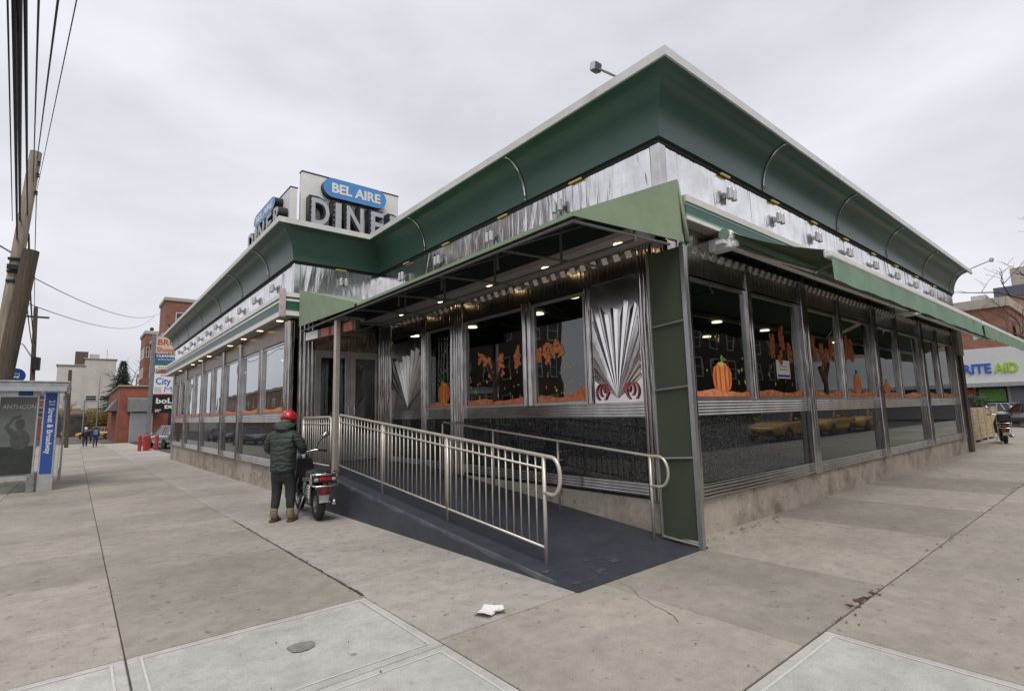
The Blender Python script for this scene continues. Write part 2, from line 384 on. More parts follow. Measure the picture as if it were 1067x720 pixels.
# bedding under the slabs, seen as the joints between them
m = MB()
m.poly([(-2.72, -2.82, -.014), (60, -2.82, -.014), (60, 4.0, -.014), (-2.72, 4.0, -.014)])
m.poly([(-2.72, 4.0, -.014), (4.6, 4.0, -.014), (4.6, 75, zg(75) - .014), (-2.72, 75, zg(75) - .014)])
m.poly([(4.6, 4.0, -.014), (60, 4.0, -.014), (60, 6.5, -.014), (4.6, 6.5, -.014)])
struct(m.build('joint_bed', M_dirt))
def slabs(m, xs, ys, g=.0045, h=.0075):
    for a, b in zip(xs, xs[1:]):
        for c, d in zip(ys, ys[1:]):
            P = [(a + g, c + h), (b - g, c + h), (b - g, d - h), (a + g, d - h)]
            m.slab([(x, y, zg(y) - .06) for x, y in P], (0, 0, .06))
m = MB()
slabs(m, [-2.72, -1.25, .36, 2.11], [4.7, 5.75, 7.3, 8.9, 10.4, 11.95, 13.6, 15.3, 17, 18.7, 20.4, 22.2, 24, 26, 28, 30, 32.5, 35, 38, 41, 44, 47, 50, 54, 58, 62, 66, 70, 75])
struct(m.build('sidewalk', M_walk, bevel=.004, seg=1)); m = MB()
slabs(m, [2.11, 4.4], [3.45, 5.2, 6.95, 9.75, 11.6, 13.6, 15.6, 17.6, 19.6, 21.6, 23.6, 25.6, 27.6, 29.6, 31.6, 35, 38, 41, 44, 47, 50, 54, 58, 62, 66, 70])
struct(m.build('sidewalk', concmat('pale_walk_concrete', (.41, .385, .345), .06), bevel=.004, seg=1)); m = MB()
slabs(m, [2.11, 3.9, 5.66], [1.66, 3.45])
slabs(m, [5.66, 8.1, 10.3, 12.4, 14.5, 16.6, 18.7, 20.8, 22.9, 25, 27.1, 29.2, 31.3, 33.5, 36, 39, 42, 45, 48, 52, 56], [1.66, 5.6])
slabs(m, [4.27, 5.66, 7.6, 9.6, 11.6, 13.6, 15.6, 17.6, 19.6, 21.6, 23.6, 25.6, 28, 31, 34, 37, 40, 44, 48, 52, 56], [-2.82, -.5, 1.66])
struct(m.build('sidewalk', M_walk, bevel=.004, seg=1))
m = MB()
slabs(m, [-2.72, .36, 2.11], [-2.82, .9, 3.36, 4.7], .006)
slabs(m, [2.11, 4.27], [-2.82, -.4, 1.66], .008)
# tooled border of the new slabs
struct(m.build('new_sidewalk', M_new, bevel=.006, seg=1))
m = MB()
bw = .05
for (x0, x1, y0, y1) in ((.36, 2.11, 3.36, 4.7), (-2.72, .36, 3.36, 4.7), (.36, 2.11, .9, 3.36), (2.11, 4.27, -.4, 1.66)):
    for (a, b, c, d) in ((x0 + .09, x1 - .09, y0 + .075, y0 + .09), (x0 + .09, x1 - .09, y1 - .09, y1 - .075), (x0 + .075, x0 + .09, y0 + .075, y1 - .075), (x1 - .09, x1 - .075, y0 + .075, y1 - .075)):
        z = zg((c + d) / 2) + .003
        m.poly([(a, c, z), (b, c, z), (b, d, z), (a, d, z)])
struct(m.build('tooled_border', pm('tooled_concrete', (.58, .565, .53), .85, var=.12, scale=20)))

# ------------------------------------------------------------------ the diner
XW, YW, XM, YB, YFAR, XR = 3.66, 12.1, 5.75, 3.76, 31.0, 22.5
D = thing('diner_building', 'one storey diner clad in stainless steel and dark granite with a flared dark green cornice', 'diner', (XM, YB, 0), absolute=True)
ZB, ZRIB, ZS0, ZS1, ZWT, ZE0, ZE1, ZF1, ZC0, ZC1 = .46, .64, 1.51, 1.71, 3.38, 3.80, 4.36, 5.12, 5.18, 5.86
# concrete foundation (down into the sloping ground)
m = MB(); m.slab([(XW, YFAR, -.6), (XW, YW, -.6), (XM, YW, -.6), (XM, YB, -.6), (XR, YB, -.6), (XR, YFAR, -.6)], (0, 0, .6 + ZB - .004))
m.build('foundation', M_found, D, bevel=.012)
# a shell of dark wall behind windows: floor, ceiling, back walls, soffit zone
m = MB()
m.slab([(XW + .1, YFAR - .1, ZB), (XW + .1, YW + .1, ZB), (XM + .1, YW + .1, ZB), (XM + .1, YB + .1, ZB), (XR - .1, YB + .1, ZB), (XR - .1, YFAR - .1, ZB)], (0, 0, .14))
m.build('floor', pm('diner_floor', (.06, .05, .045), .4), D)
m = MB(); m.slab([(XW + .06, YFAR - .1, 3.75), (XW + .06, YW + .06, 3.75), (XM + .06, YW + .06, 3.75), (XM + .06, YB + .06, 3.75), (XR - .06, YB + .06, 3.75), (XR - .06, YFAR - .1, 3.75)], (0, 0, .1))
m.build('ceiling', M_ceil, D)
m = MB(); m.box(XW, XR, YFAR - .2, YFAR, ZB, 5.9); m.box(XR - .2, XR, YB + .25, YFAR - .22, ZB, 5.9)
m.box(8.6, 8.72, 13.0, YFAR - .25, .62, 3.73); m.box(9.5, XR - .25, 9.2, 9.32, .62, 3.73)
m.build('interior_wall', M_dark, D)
m = MB()
for i in range(7):
    x = 7.2 + i * 2.2
    m.box(x, x + .12, 4.3, 5.5, .6, 1.75); m.box(x + .12, x + .5, 4.3, 5.5, .6, 1.05); m.box(x + 1.0, x + 1.5, 4.35, 5.4, 1.3, 1.36); m.box(x + 1.2, x + 1.3, 4.8, 4.9, .6, 1.3)
for i in range(7):
    y = 13.4 + i * 2.4
    m.box(4.2, 5.4, y, y + .12, .6, 1.75); m.box(4.2, 5.4, y + .12, y + .5, .6, 1.05)
m.build('booth', pm('booth_vinyl', (.05, .022, .018), .35), D)
for (x, y) in [(7 + 2.6 * i, 6.6) for i in range(6)] + [(7.6, 8.2), (11, 8.3), (14.5, 8.2)] + [(5.8, 14 + 3.1 * i) for i in range(5)] + [(7.4, 10.4), (6.9, 12.4)]:
    mm = MB(); mm.lathe([(.001, 0), (.11, 0), (.13, -.03), (.001, -.03)], (x, y, 3.745), (0, 0, 1), 10).build('ceiling_lamp', M_lampw, D)

# plan outline used for swept mouldings; o = distance outwards
def outline(o, left_end=YFAR, right_end=XR):
    return [(XW - o, left_end), (XW - o, YW - o), (XM - o, YW - o), (XM - o, YB - o), (right_end, YB - o)]
def sweep(m, prof, i0=0, i1=4, le=YFAR, re=XR, cap=True):
    rows = []
    for (o, z) in prof: rows.append([m.bm.verts.new((x, y, z)) for (x, y) in outline(o, le, re)[i0:i1 + 1]])
    for a, b in zip(rows, rows[1:]):
        for k in range(len(a) - 1): m.bm.faces.new((a[k], a[k + 1], b[k + 1], b[k]))
    if cap and len(prof) > 2:
        for k in (0, -1): m.bm.faces.new([r[k] for r in rows])
    return m
def closed_sweep(m, prof, **kw):
    return sweep(m, prof + [prof[0]], **kw) if False else _cs(m, prof, **kw)
def _cs(m, prof, i0=0, i1=4, le=YFAR, re=XR):
    rows = [[m.bm.verts.new((x, y, z)) for (x, y) in outline(o, le, re)[i0:i1 + 1]] for (o, z) in prof]
    n = len(rows)
    for i in range(n):
        a, b = rows[i], rows[(i + 1) % n]
        for k in range(len(a) - 1): m.bm.faces.new((a[k], a[k + 1], b[k + 1], b[k]))
    for k in (0, -1): m.bm.faces.new([r[k] for r in rows])
    return m
# cornice: concave flare, white rim, flat roof
prof = [(.09, ZC0)] + [(.09 + .43 * (1 - math.cos(R(t))), ZC0 + .67 * math.sin(R(t))) for t in range(0, 91, 6)] + [(.52, 5.9), (.02, 5.9), (.02, ZC0)]
cor = _cs(MB(), prof, le=YFAR + .5, re=XR + .02).build('cornice', M_green, D)
for p in cor.data.polygons: p.use_smooth = True
md = cor.modifiers.new('es', 'EDGE_SPLIT'); md.split_angle = R(35)
_cs(MB(), [(.50, 5.865), (.55, 5.865), (.55, 5.985), (.50, 5.985)], le=YFAR + .52, re=XR + .55).build('cornice_rim', M_edge, D)
m = MB(); m.poly([(XW - .5, YFAR + .5, 5.995), (XW - .5, YW - .5, 5.995), (XM - .5, YW - .5, 5.995), (XM - .5, YB - .5, 5.995), (XR + .5, YB - .5, 5.995), (XR + .5, YFAR + .5, 5.995)])
m.build('roof', pm('roof_tar', (.12, .12, .12), .9), D)
# right end return of the flare, seen in profile
# bright cover strips over the cornice joints
def seam(axis, pos, base, sgn=-1):
    m = MB(); w = .03
    pts = [(.085 + .43 * (1 - math.cos(R(t))) + .012 * math.cos(R(t)) , ZC0 + .67 * math.sin(R(t)) - .012 * math.sin(R(t))) for t in range(0, 91, 9)]
    rows = []
    for (o, z) in pts:
        if axis == 'X': rows.append([m.bm.verts.new((pos - w, base - o - .008, z)), m.bm.verts.new((pos + w, base - o - .008, z))])
        else: rows.append([m.bm.verts.new((base - o - .008, pos - w, z)), m.bm.verts.new((base - o - .008, pos + w, z))])
    for a, b in zip(rows, rows[1:]): m.bm.faces.new((a[0], a[1], b[1], b[0]))
    o = m.build('cornice_strip', M_steel, D, smooth=True); sd = o.modifiers.new('t', 'SOLIDIFY'); sd.thickness = .006
for x in (8.62, 11.95, 15.25, 18.6, 21.9): seam('X', x, YB)
for y in (6.34, 9.7): seam('Y', y, XM)
for y in (14.0, 16.8, 19.9, 23.2, 26.6, 29.6): seam('Y', y, XW)
# pleated steel frieze under the cornice
def frieze():
    m = MB(); P = outline(.03); rnd = random.Random(3)
    for (a, b) in zip(P, P[1:]):
        a, b = Vector((*a, 0)), Vector((*b, 0)); L = (b - a).length; d = (b - a) / L; n = Vector((d.y, -d.x, 0)) * -1
        if n.dot(Vector((-1, -1, 0))) < 0: n = -n
        s = 0.; tops = []; k = 0
        xs = []
        while s < L:
            xs.append(s); s += rnd.uniform(.05, .16)
        xs.append(L)
        prev = None
        for i, q in enumerate(xs):
            amp = (.0016 if i % 2 else -.0016) + rnd.uniform(-.002, .002)
            if i in (0, len(xs) - 1): amp = 0
            # creases fan out around each lamp every 1.75 m
            c = round(q / 1.75) * 1.75; sh = (q - c) * .22 if abs(q - c) < .7 else 0
            if i in (0, len(xs) - 1): sh = 0
            lo = a + d * max(0, min(L, q - sh)) + n * amp; hi = a + d * max(0, min(L, q + sh)) + n * amp * rnd.uniform(.4, 1.2)
            cur = (m.bm.verts.new((lo.x, lo.y, ZE1 - .02)), m.bm.verts.new((hi.x, hi.y, ZF1)))
            if prev: m.bm.faces.new((prev[0], cur[0], cur[1], prev[1]))
            prev = cur
    return m
frieze().build('frieze', M_pleat, D)
_cs(MB(), [(.0, ZF1), (.05, ZF1), (.05, ZC0), (.0, ZC0)]).build('shadow_gap', pm('gap_black', (.02, .02, .02), .7), D)
for (x, y) in ((XW - .06, YW - .06), (XM - .06, YB - .06)):
    m = MB(); m.box(x, x + .16, y, y + .16, ZE1 - .3, ZF1 - .002); m.build('frieze_corner', M_steel, D, bevel=.02)
for (x, y, dx) in [(XM - .07, yy, 0) for yy in (5.2, 7.0, 8.9, 10.6)] + [(xx, YB - .07, 1) for xx in (7.4, 9.1, 10.8, 12.5, 14.3, 16.1, 18, 20)] + [(4.7, YW - .07, 1)]:
    m = MB(); m.box(x - (.13 if dx else .015), x + (.13 if dx else .015), y - (.015 if dx else .13), y + (.015 if dx else .13), ZF1 - .01, ZF1 + .012); m.build('gap_lamp', emis('gap_lamp_glow', (.60, .47, .16), .13), D)
# core wall behind frieze, eyebrow and header
_cs(MB(), [(.0, 3.40), (.0, 5.9), (-.05, 5.9), (-.05, 3.40)]).build('upper_wall', M_dark, D)
# projecting striped eyebrow with recessed lamps
def eyebrow(i0, i1, dp, z0, z1, le=YFAR, re=XR, tiltz=0.):
    h = z1 - z0
    _cs(MB(), [(.035, z0), (dp, z0), (dp, z1), (.035, z1)], i0, i1, le, re).build('eyebrow_box', M_soffit, D)
    bands = ((0, .20, M_white, .028), (.20, .27, M_tube, .012), (.27, .62, M_dkgreen, .008), (.62, .72, M_white, .02), (.72, .80, M_dkgreen, .008), (.80, 1.0, M_white, .03))
    for (a, b, mt, pr) in bands:
        _cs(MB(), [(dp + .001, z0 + a * h + .002), (dp + pr, z0 + a * h + .002), (dp + pr, z0 + b * h - .002), (dp + .001, z0 + b * h - .002)], i0, i1, le, re).build('eyebrow_stripe', mt, D)
def wingbrow():
    global XW, YW
    eyebrow(0, 1, .34, ZE0 + .06, ZE1, le=YFAR + .3)
eyebrow(0, 2, .34, ZE0 + .04, ZE1, le=YFAR + .3)
m = MB(); m.box(XM - .56, XM - .035, YB + .1, YW - .36, ZE0, ZE0 + .07); m.build('soffit', pm('pale_soffit', (.50, .44, .42), .35, var=.1), D)
m = MB(); m.box(XM + .2, XR + .25, YB - .22, YB - .035, 4.05, 4.39); m.build('eyebrow_box', M_soffit, D)
for (a, b, mt, pr) in ((0, .15, M_white, .028), (.15, .27, M_ltgreen, .012), (.27, .60, M_dkgreen, .008), (.60, .73, M_ltgreen, .012), (.73, 1.0, M_cream, .03)):
    m = MB(); m.box(XM + .2, XR + .25, YB - .22 - pr, YB - .221, 4.05 + a * .34 + .002, 4.05 + b * .34 - .002); m.build('eyebrow_stripe', mt, D)
m = MB(); m.box(XW - .42, XW - .31, YW - .40, YW - .30, 3.80, 4.42); m.build('eyebrow_end_cap', pm('pinkish_trim', (.52, .43, .42), .4), D)
def downlight(x, y, z):
    o = MB().lathe([(.001, 0), (.075, 0), (.075, -.004), (.001, -.006)], (x, y, z - .001), (0, 0, 1), 14).build('recessed_lamp', M_lamp, D)
    MB().lathe([(.076, 0), (.10, 0), (.10, -.010), (.076, -.010), (.076, 0)], (x, y, z - .001), (0, 0, 1), 14).build('lamp_trim', M_white, o)
for y in (12.5, 14.2, 15.9, 17.6, 20.9, 22.6, 24.3, 27.6): downlight(XW - .2, y, ZE0 + .04)
for y in (4.2, 5.6, 7.0, 8.6, 10.2): downlight(XM - .36, y, ZE0)
m = MB(); m.box(XM - .57, XM - .035, YB + .12, YW - .38, ZE0 + .072, ZE1 - .1); m.build('eyebrow_box', pm('gap_green', (.022, .032, .028), .7), D)
# twin lamps on the frieze
def sconce(x, y, nx, ny):
    c = Vector((x, y, 4.82)); n = Vector((nx, ny, 0)); t = Vector((-ny, nx, 0))
    m = MB(); m.obox(c + n * .035, t * .03, n * .035, Vector((0, 0, .035))); b = m.build('twin_lamp', M_sconce, D)
    for s in (-1, 1):
        m = MB(); q = c + n * .085 + t * .062 * s; m.lathe([(.001, -.09), (.040, -.09), (.043, -.08), (.043, .08), (.040, .09), (.001, .09)], q, (0, 0, 1), 14); m.build('lamp_barrel', M_sconce, b, smooth=False)
for k in range(10): sconce(XW - .035, 13.55 + k * 1.72, -1, 0)
for y in (5.56, 7.34, 9.17, 10.75): sconce(XM - .035, y, -1, 0)
for x in (7.46, 9.14, 10.8, 12.5, 14.2, 15.9, 17.6, 19.3, 21): sconce(x, YB - .035, 0, -1)
sconce(4.75, YW - .035, 0, -1)

# ---- facade pieces. A facade is given by origin a, direction d (along), outward normal n
def fac(which):
    if which == 'right': return Vector((0, YB, 0)), Vector((1, 0, 0)), Vector((0, -1, 0))
    if which == 'main': return Vector((XM, 0, 0)), Vector((0, 1, 0)), Vector((-1, 0, 0))
    if which == 'wing': return Vector((XW, 0, 0)), Vector((0, 1, 0)), Vector((-1, 0, 0))
    if which == 'end': return Vector((0, YW, 0)), Vector((1, 0, 0)), Vector((0, -1, 0))
def fb(m, F, s0, s1, o0, o1, z0, z1):
    a, d, n = F; m.obox(a + d * (s0 + s1) / 2 + n * (o0 + o1) / 2 + Vector((0, 0, (z0 + z1) / 2)), d * (s1 - s0) / 2, n * (o1 - o0) / 2, Vector((0, 0, (z1 - z0) / 2))); return m
def column(F, s0, s1, z0=ZB + .002, z1=3.79, o=.13, ribs=3):
    m = MB(); fb(m, F, s0, s1, 0, o * .6, z0, z1); w = (s1 - s0) / ribs
    a, d, n = F
    for k in range(ribs):
        c = s0 + w * (k + .5)
        pts = [a + d * (c + w * .46 * math.cos(R(t))) + n * (o * .6 + w * .42 * math.sin(R(t))) for t in range(0, 181, 30)]
        lo = [m.bm.verts.new(p + Vector((0, 0, z0 + .002))) for p in pts]; hi = [m.bm.verts.new(p + Vector((0, 0, z1 - .002))) for p in pts]
        for i in range(len(pts) - 1): m.bm.faces.new((lo[i], lo[i + 1], hi[i + 1], hi[i]))
        m.bm.faces.new(lo); m.bm.faces.new(hi)
    return m.build('column', M_steelcol, D)
def ribs(F, s0, s1, z0, z1, n, name, mat, o=.06):
    m = MB(); fb(m, F, s0, s1, .005, o * .55, z0, z1); h = (z1 - z0) / n
    for k in range(n):
        zc = z0 + h * (k + .5); a, d, nn = F
        pts = [(o * .55 + h * .42 * math.sin(R(t)), zc - h * .43 * math.cos(R(t))) for t in range(0, 181, 30)]
        A = [m.bm.verts.new(a + d * (s0 + .001) + nn * q + Vector((0, 0, z))) for q, z in pts]; B = [m.bm.verts.new(a + d * (s1 - .001) + nn * q + Vector((0, 0, z))) for q, z in pts]
        for i in range(len(pts) - 1): m.bm.faces.new((A[i], A[i + 1], B[i + 1], B[i]))
        m.bm.faces.new(A); m.bm.faces.new(B)
    return m.build(name, mat, D)
def header(F, s0, s1, z0=ZWT + .05, z1=3.795):
    m = MB(); fb(m, F, s0, s1, .005, .05, z0, z1); o = m.build('window_header', M_pleatdark, D)
    a, d, n = F; m = MB(); fb(m, F, s0 + .02, s1 - .02, .051, .062, min(z1, 3.80) - .10, min(z1, 3.80) - .05); s = s0 + .06
    while s + .1 < s1:
        c = a + d * (s + .05) + n * .075 + Vector((0, 0, min(z1, 3.80) - .075)); m.obox(c, d * .05, (n * .022 + Vector((0, 0, .045))), (n * .006 - Vector((0, 0, .003)))); s += .21
    m.build('reflection_plate_row', M_reflplate, o); return o  # tilted plates added to stand in for bright reflections on the header steel
def window(F, s0, s1, mat=None, z0=ZS1, z1=ZWT):
    fr = MB()
    for (p, q, u, v) in ((s0, s1, z0 + .001, z0 + .045), (s0, s1, z1 - .045, z1), (s0, s0 + .04, z0 + .046, z1 - .046), (s1 - .04, s1, z0 + .046, z1 - .046)): fb(fr, F, p, q, -.03, .03, u, v)
    w = fr.build('window', M_doorsteel, D)
    g = MB(); fb(g, F, s0 + .035, s1 - .035, -.006, .004, z0 + .04, z1 - .04); g.build('pane', mat or M_glass, w)
    return w
def granite_panel(F, s0, s1, z0=ZRIB + .002, z1=ZS0 - .002):
    m = MB(); fb(m, F, s0 + .004, s1 - .004, -.05, .02, z0, z1); return m.build('granite_panel', granite, D)

FR, FM, FW, FE = fac('right'), fac('main'), fac('wing'), fac('end')
# right facade bays
cols = [6.0, 9.8, 13.6, 17.5, 21.4]; mul = [7.85, 11.6, 15.4, 19.3]
for i, c in enumerate(cols): column(FR, c - .12, c + .12, o=.16)
for i, c in enumerate(mul):
    column(FR, c - .07, c + .07, ZS1 + .002, 3.79, .09, 2)
    granite_panel(FR, cols[i] + .12, cols[i + 1] - .12)
RW = []
for i in range(4):
    RW.append(window(FR, cols[i] + .12, mul[i] - .07)); RW.append(window(FR, mul[i] + .07, cols[i + 1] - .12))
window(FR, 21.52, 22.1)
for i in range(4):
    ribs(FR, cols[i] + .12, cols[i + 1] - .12, ZS0, ZS1, 5, 'sill_moulding', M_steel)
    ribs(FR, cols[i] + .12, cols[i + 1] - .12, ZB + .002, ZRIB, 4, 'base_moulding', M_steel, .09)
    header(FR, cols[i] + .12, cols[i + 1] - .12, ZWT + .02, 4.04)
granite_panel(FR, 21.52, 22.1); ribs(FR, 21.52, 22.1, ZS0, ZS1, 5, 'sill_moulding', M_steel); header(FR, 21.52, 22.1, ZWT + .02, 4.04)
m = MB(); fb(m, FR, 22.1, 22.5, -.1, .1, -.05, 3.1); m.build('end_pier', pm('brown_pier', (.075, .06, .05), .7), D)
m = MB(); fb(m, FR, 21.9, 22.53, -.1, .13, 3.1, 4.0); m.build('pier_cap', pm('pier_grey', (.34, .33, .32), .6), D)
# corner
m = MB(); m.box(XM - .10, XM + .18, YB - .10, YB + .15, ZB + .003, 3.79); m.build('corner_column', M_steelcol, D, bevel=.03)
ribs(FR, 5.93, 5.88 + .0, ZS0, ZS1, 5, 'sill_moulding', M_steel) if False else None
# main facade along the ramp
column(FM, 3.93, 4.16, o=.10, ribs=4)
column(FM, 8.3, 8.55, o=.12); column(FM, 8.57, 8.78, o=.08, ribs=2)
column(FM, 6.32, 6.56, ZS1 + .002, 3.42, .09, 2)
column(FM, 5.06, 5.16, ZS1 + .002, 3.42, .05, 1)
column(FM, 9.72, 9.92, o=.1, ribs=3); column(FM, 11.35, 12.04, o=.08, ribs=6)
MW = [window(FM, 5.16, 6.32), window(FM, 6.56, 8.3), window(FM, 8.78, 9.72)]
for (a, b) in ((4.16, 8.3), (8.78, 9.72), (9.92, 11.35)):
    ribs(FM, a, b, ZS0, ZS1, 5, 'sill_moulding', M_steel); ribs(FM, a, b, ZB + .05, ZRIB + .03, 4, 'base_moulding', M_steel, .08)
    granite_panel(FM, a, b, ZRIB + .034)
    header(FM, a, b)
# sunburst panels of folded steel
def sunburst(F, s0, s1, z0, z1, cx, mat, name='sunburst_panel', spikes=11, amp=.05, seed=1, gap=0.):
    rnd = random.Random(seed)
    m = MB(); fb(m, F, s0, s1, -.02, .012, z0, z1); m.build('steel_panel', M_fanback if mat is M_fan else M_pleatdark, D)
    a, d, n = F; m = MB(); c = a + d * cx + Vector((0, 0, z0 + .06)); H = (z1 - z0) * .74; A0, A1 = -60, 60
    base = m.bm.verts.new(c + n * .02)
    for k in range(spikes):
        t0 = R(A0 + (A1 - A0) * k / spikes); t1 = R(A0 + (A1 - A0) * (k + 1) / spikes); tm = (t0 + t1) / 2
        def P(t, r, o):
            s = max(s0 + .02, min(s1 - .02, cx + math.sin(t) * r)); z = z0 + .06 + math.cos(t) * r
            return a + d * s + n * o + Vector((0, 0, z))
        def rad(t): return min(H * rnd.uniform(.90, 1.08) / max(.3, math.cos(t)), (max(cx - s0, s1 - cx) + .02) / max(.08, abs(math.sin(t))))
        r0, r1 = rad(t0), rad(t1)
        v0 = m.bm.verts.new(P(t0 + gap, r0, .016)); vm = m.bm.verts.new(P(tm, r0 * 1.02, .016 + amp)); v1 = m.bm.verts.new(P(t1 - .01 - gap, r1 * .98, .016))
        m.bm.faces.new((base, v0, vm)); m.bm.faces.new((base, vm, v1))
    o = m.build(name, mat, D); sd = o.modifiers.new('t', 'SOLIDIFY'); sd.thickness = .004
    return o
sunburst(FM, 4.2, 5.05, ZS1 + .002, 3.42, 4.62, M_fan, spikes=15, amp=.007, gap=.013)
sunburst(FM, 9.93, 11.34, ZS1 + .002, 3.30, 10.6, M_doorsteel, spikes=13, amp=.04, seed=5)
# curled red-pink scrolls at the foot of the sunburst
for s in (4.34, 4.92):
    m = MB(); sg = 1 if s < 4.6 else -1
    for k in range(3):
        pts = [FM[0] + FM[1] * (s + sg * (.02 + .045 * k) + (.10 - .025 * k) * math.cos(R(t)) * sg) + FM[2] * .03 + Vector((0, 0, 1.86 + .02 * k + (.12 - .03 * k) * math.sin(R(t)))) for t in range(-60, 250, 20)]
        m.tube(pts, .012, 6)
    m.build('scroll_ornament', pm('scroll_red', (.46, .14, .15), .35, metal=.4, var=.5, scale=25), D)
# wing facade
wc = [12.3, 16.8, 19.1, 22.8, 26.7, 30.5]; wm = [14.6, None, 20.95, 24.75, 28.6]
for i, c in enumerate(wc): column(FW, c - .1 if i else 12.06, c + .1, o=.14)
WW = []
for i in range(5):
    a, b = wc[i] + .1, wc[i + 1] - .1
    if wm[i]:
        column(FW, wm[i] - .11, wm[i] + .11, ZS1 + .002, 3.4, .07, 2); WW += [window(FW, a, wm[i] - .11, M_glassw), window(FW, wm[i] + .11, b, M_glassw)]
    else: WW.append(window(FW, a, b, M_glassw))
    ribs(FW, a, b, ZS0, ZS1, 5, 'sill_moulding', M_steel); ribs(FW, a, b, ZB + .002, ZRIB, 4, 'base_moulding', M_steel, .09)
    granite_panel(FW, a, b); 
    m = MB(); fb(m, FW, a, b, .005, .05, ZWT + .02, 3.83); m.build('window_header', pm('header_brown_reflection', (.20, .145, .12), .35, metal=.5, var=.3, scale=3, stretch=(1, 8, 1)), D)  # stainless header with its brown reflection put into the base colour
# end wall with the doors
def door(x0, x1, gx0, gx1):
    z0, z1 = .58, 3.16
    m = MB(); y = YW
    for (a, b, c, d) in ((x0, gx0, z0, z1), (gx1, x1, z0, z1), (gx0, gx1, 2.98, z1), (gx0, gx1, z0, 1.2)): m.box(a, b, y - .05, y + .02, c + .001, d - .001)
    o = m.build('door', M_doorsteel, D, bevel=.006)
    m = MB(); m.box(gx0, gx1, y - .012, y - .002, 1.2, 2.98); m.build('door_pane', M_glass, o)
    hx = gx0 - .05 if x0 > 4.6 else gx1 + .05
    m = MB(); m.tube([(hx, y - .05, 1.62), (hx, y - .11, 1.64), (hx, y - .11, 1.84), (hx, y - .05, 1.86)], .014); m.build('handle', M_steel, o)
door(4.14, 4.98, 4.28, 4.86); door(4.99, 5.74, 5.11, 5.63)
m = MB(); m.box(3.95, 5.75, YW - .03, YW + .03, 3.17, 3.79); m.build('transom', M_pleatdark, D)
column(FE, 3.76, 4.12, ZB, 3.79, .09, 4)
m = MB(); m.box(4.0, 5.74, YW + .05, YW + .1, .5, .58); m.build('threshold', M_steel, D)

# ---- seasonal paint on the window glass
def painted_ground(w, F, s0, s1, z, seed, mat=None, up=0.):
    rnd = random.Random(seed); a, d, n = F; N = 24; m = MB(); top = []
    for k in range(N + 1):
        s = s0 + (s1 - s0) * k / N; h = .085 + .022 * math.sin(k * .33 + seed) + rnd.uniform(-.007, .007) + (up and max(0, .5 - k / N) ** 2 * .5)
        top.append(a + d * s + Vector((0, 0, z + h)))
    bot = [a + d * (s0 + (s1 - s0) * k / N) + Vector((0, 0, z)) for k in range(N + 1)]
    for k in range(N): m.poly([p + n * .008 for p in (bot[k], bot[k + 1], top[k + 1], top[k])])
    o = m.build('painted_ground', mat or M_orange, w); sd = o.modifiers.new('t', 'SOLIDIFY'); sd.thickness = .003; return o
def painted_blob(m, F, s, z, rx, rz, rnd, N=16, rough=.25, dep=.010):
    a, d, n = F; dep = -(.0175 - dep); pts = []
    for k in range(N):
        t = 2 * math.pi * k / N; q = 1 + rnd.uniform(-rough, rough)
        pts.append(a + d * (s + rx * q * math.cos(t)) + Vector((0, 0, z + rz * q * math.sin(t))) - n * dep)
    c = m.bm.verts.new(a + d * s + Vector((0, 0, z)) - n * dep); vs = [m.bm.verts.new(p) for p in pts]
    for k in range(N): m.bm.faces.new((c, vs[k], vs[(k + 1) % N]))
def painted_pumpkin(w, F, s, z, rx, rz):
    rnd = random.Random(int(s * 100)); m = MB()
    for k, (q, hh) in enumerate(((-.66, .70), (.66, .70), (-.38, .88), (.38, .88))): painted_blob(m, F, s + q * rx, z + rz * .95, rx * .36, rz * hh, rnd, 20, .015, .012 - .0012 * k)
    m.build('painted_pumpkin', M_pump, w)
    m = MB(); painted_blob(m, F, s, z + rz * .97, rx * .30, rz * .98, rnd, 20, .015, .0066); painted_blob(m, F, s - rx * .52, z + rz * .98, rx * .13, rz * .70, rnd, 14, .03, .0062); painted_blob(m, F, s + rx * .50, z + rz * .98, rx * .13, rz * .70, rnd, 14, .03, .0058)
    m.build('painted_highlight', pm('pumpkin_light', (.80, .27, .07), .7, var=.15, scale=12), w)
    m = MB()
    for q in (-.72, -.24, .24, .70): painted_blob(m, F, s + q * rx, z + rz * .95, rx * .035, rz * (.85 - .35 * abs(q)), rnd, 10, .1, .0046)
    m.build('painted_ribs', pm('pumpkin_rib', (.26, .045, .012), .7), w)
    m = MB(); painted_blob(m, F, s, z + rz * 2.08, rx * .14, rz * .2, rnd, 10, .1, .005); painted_blob(m, F, s + rx * .3, z + rz * 2.02, rx * .3, rz * .06, rnd, 10, .2, .005)
    m.build('painted_stem', M_leafg, w)
    m = MB(); painted_blob(m, F, s - rx * .1, z + rz * 1.72, rx * .34, rz * .14, rnd, 12, .2, .0044); m.build('painted_yellow', M_yel, w)
def painted_leaves(w, F, spots, seed, mat=None, size=.13):
    rnd = random.Random(seed); m = MB()
    for (s, z) in spots:
        for k in range(17): painted_blob(m, F, s + rnd.uniform(-1, 1) * size * .6, z + rnd.uniform(-1, 1) * size * .95, size * rnd.uniform(.2, .40), size * rnd.uniform(.22, .46), rnd, 11, .5, .010 - .0003 * k)
    m.build('painted_leaves', mat or M_rust, w)
def painted_flecks(w, F, s0, s1, z0, z1, n, seed):
    rnd = random.Random(seed); m = MB()
    for k in range(n): painted_blob(m, F, rnd.uniform(s0, s1), rnd.uniform(z0, z1), rnd.uniform(.008, .02), rnd.uniform(.012, .035), rnd, 7, .4, .011)
    m.build('painted_flecks', M_yel, w)
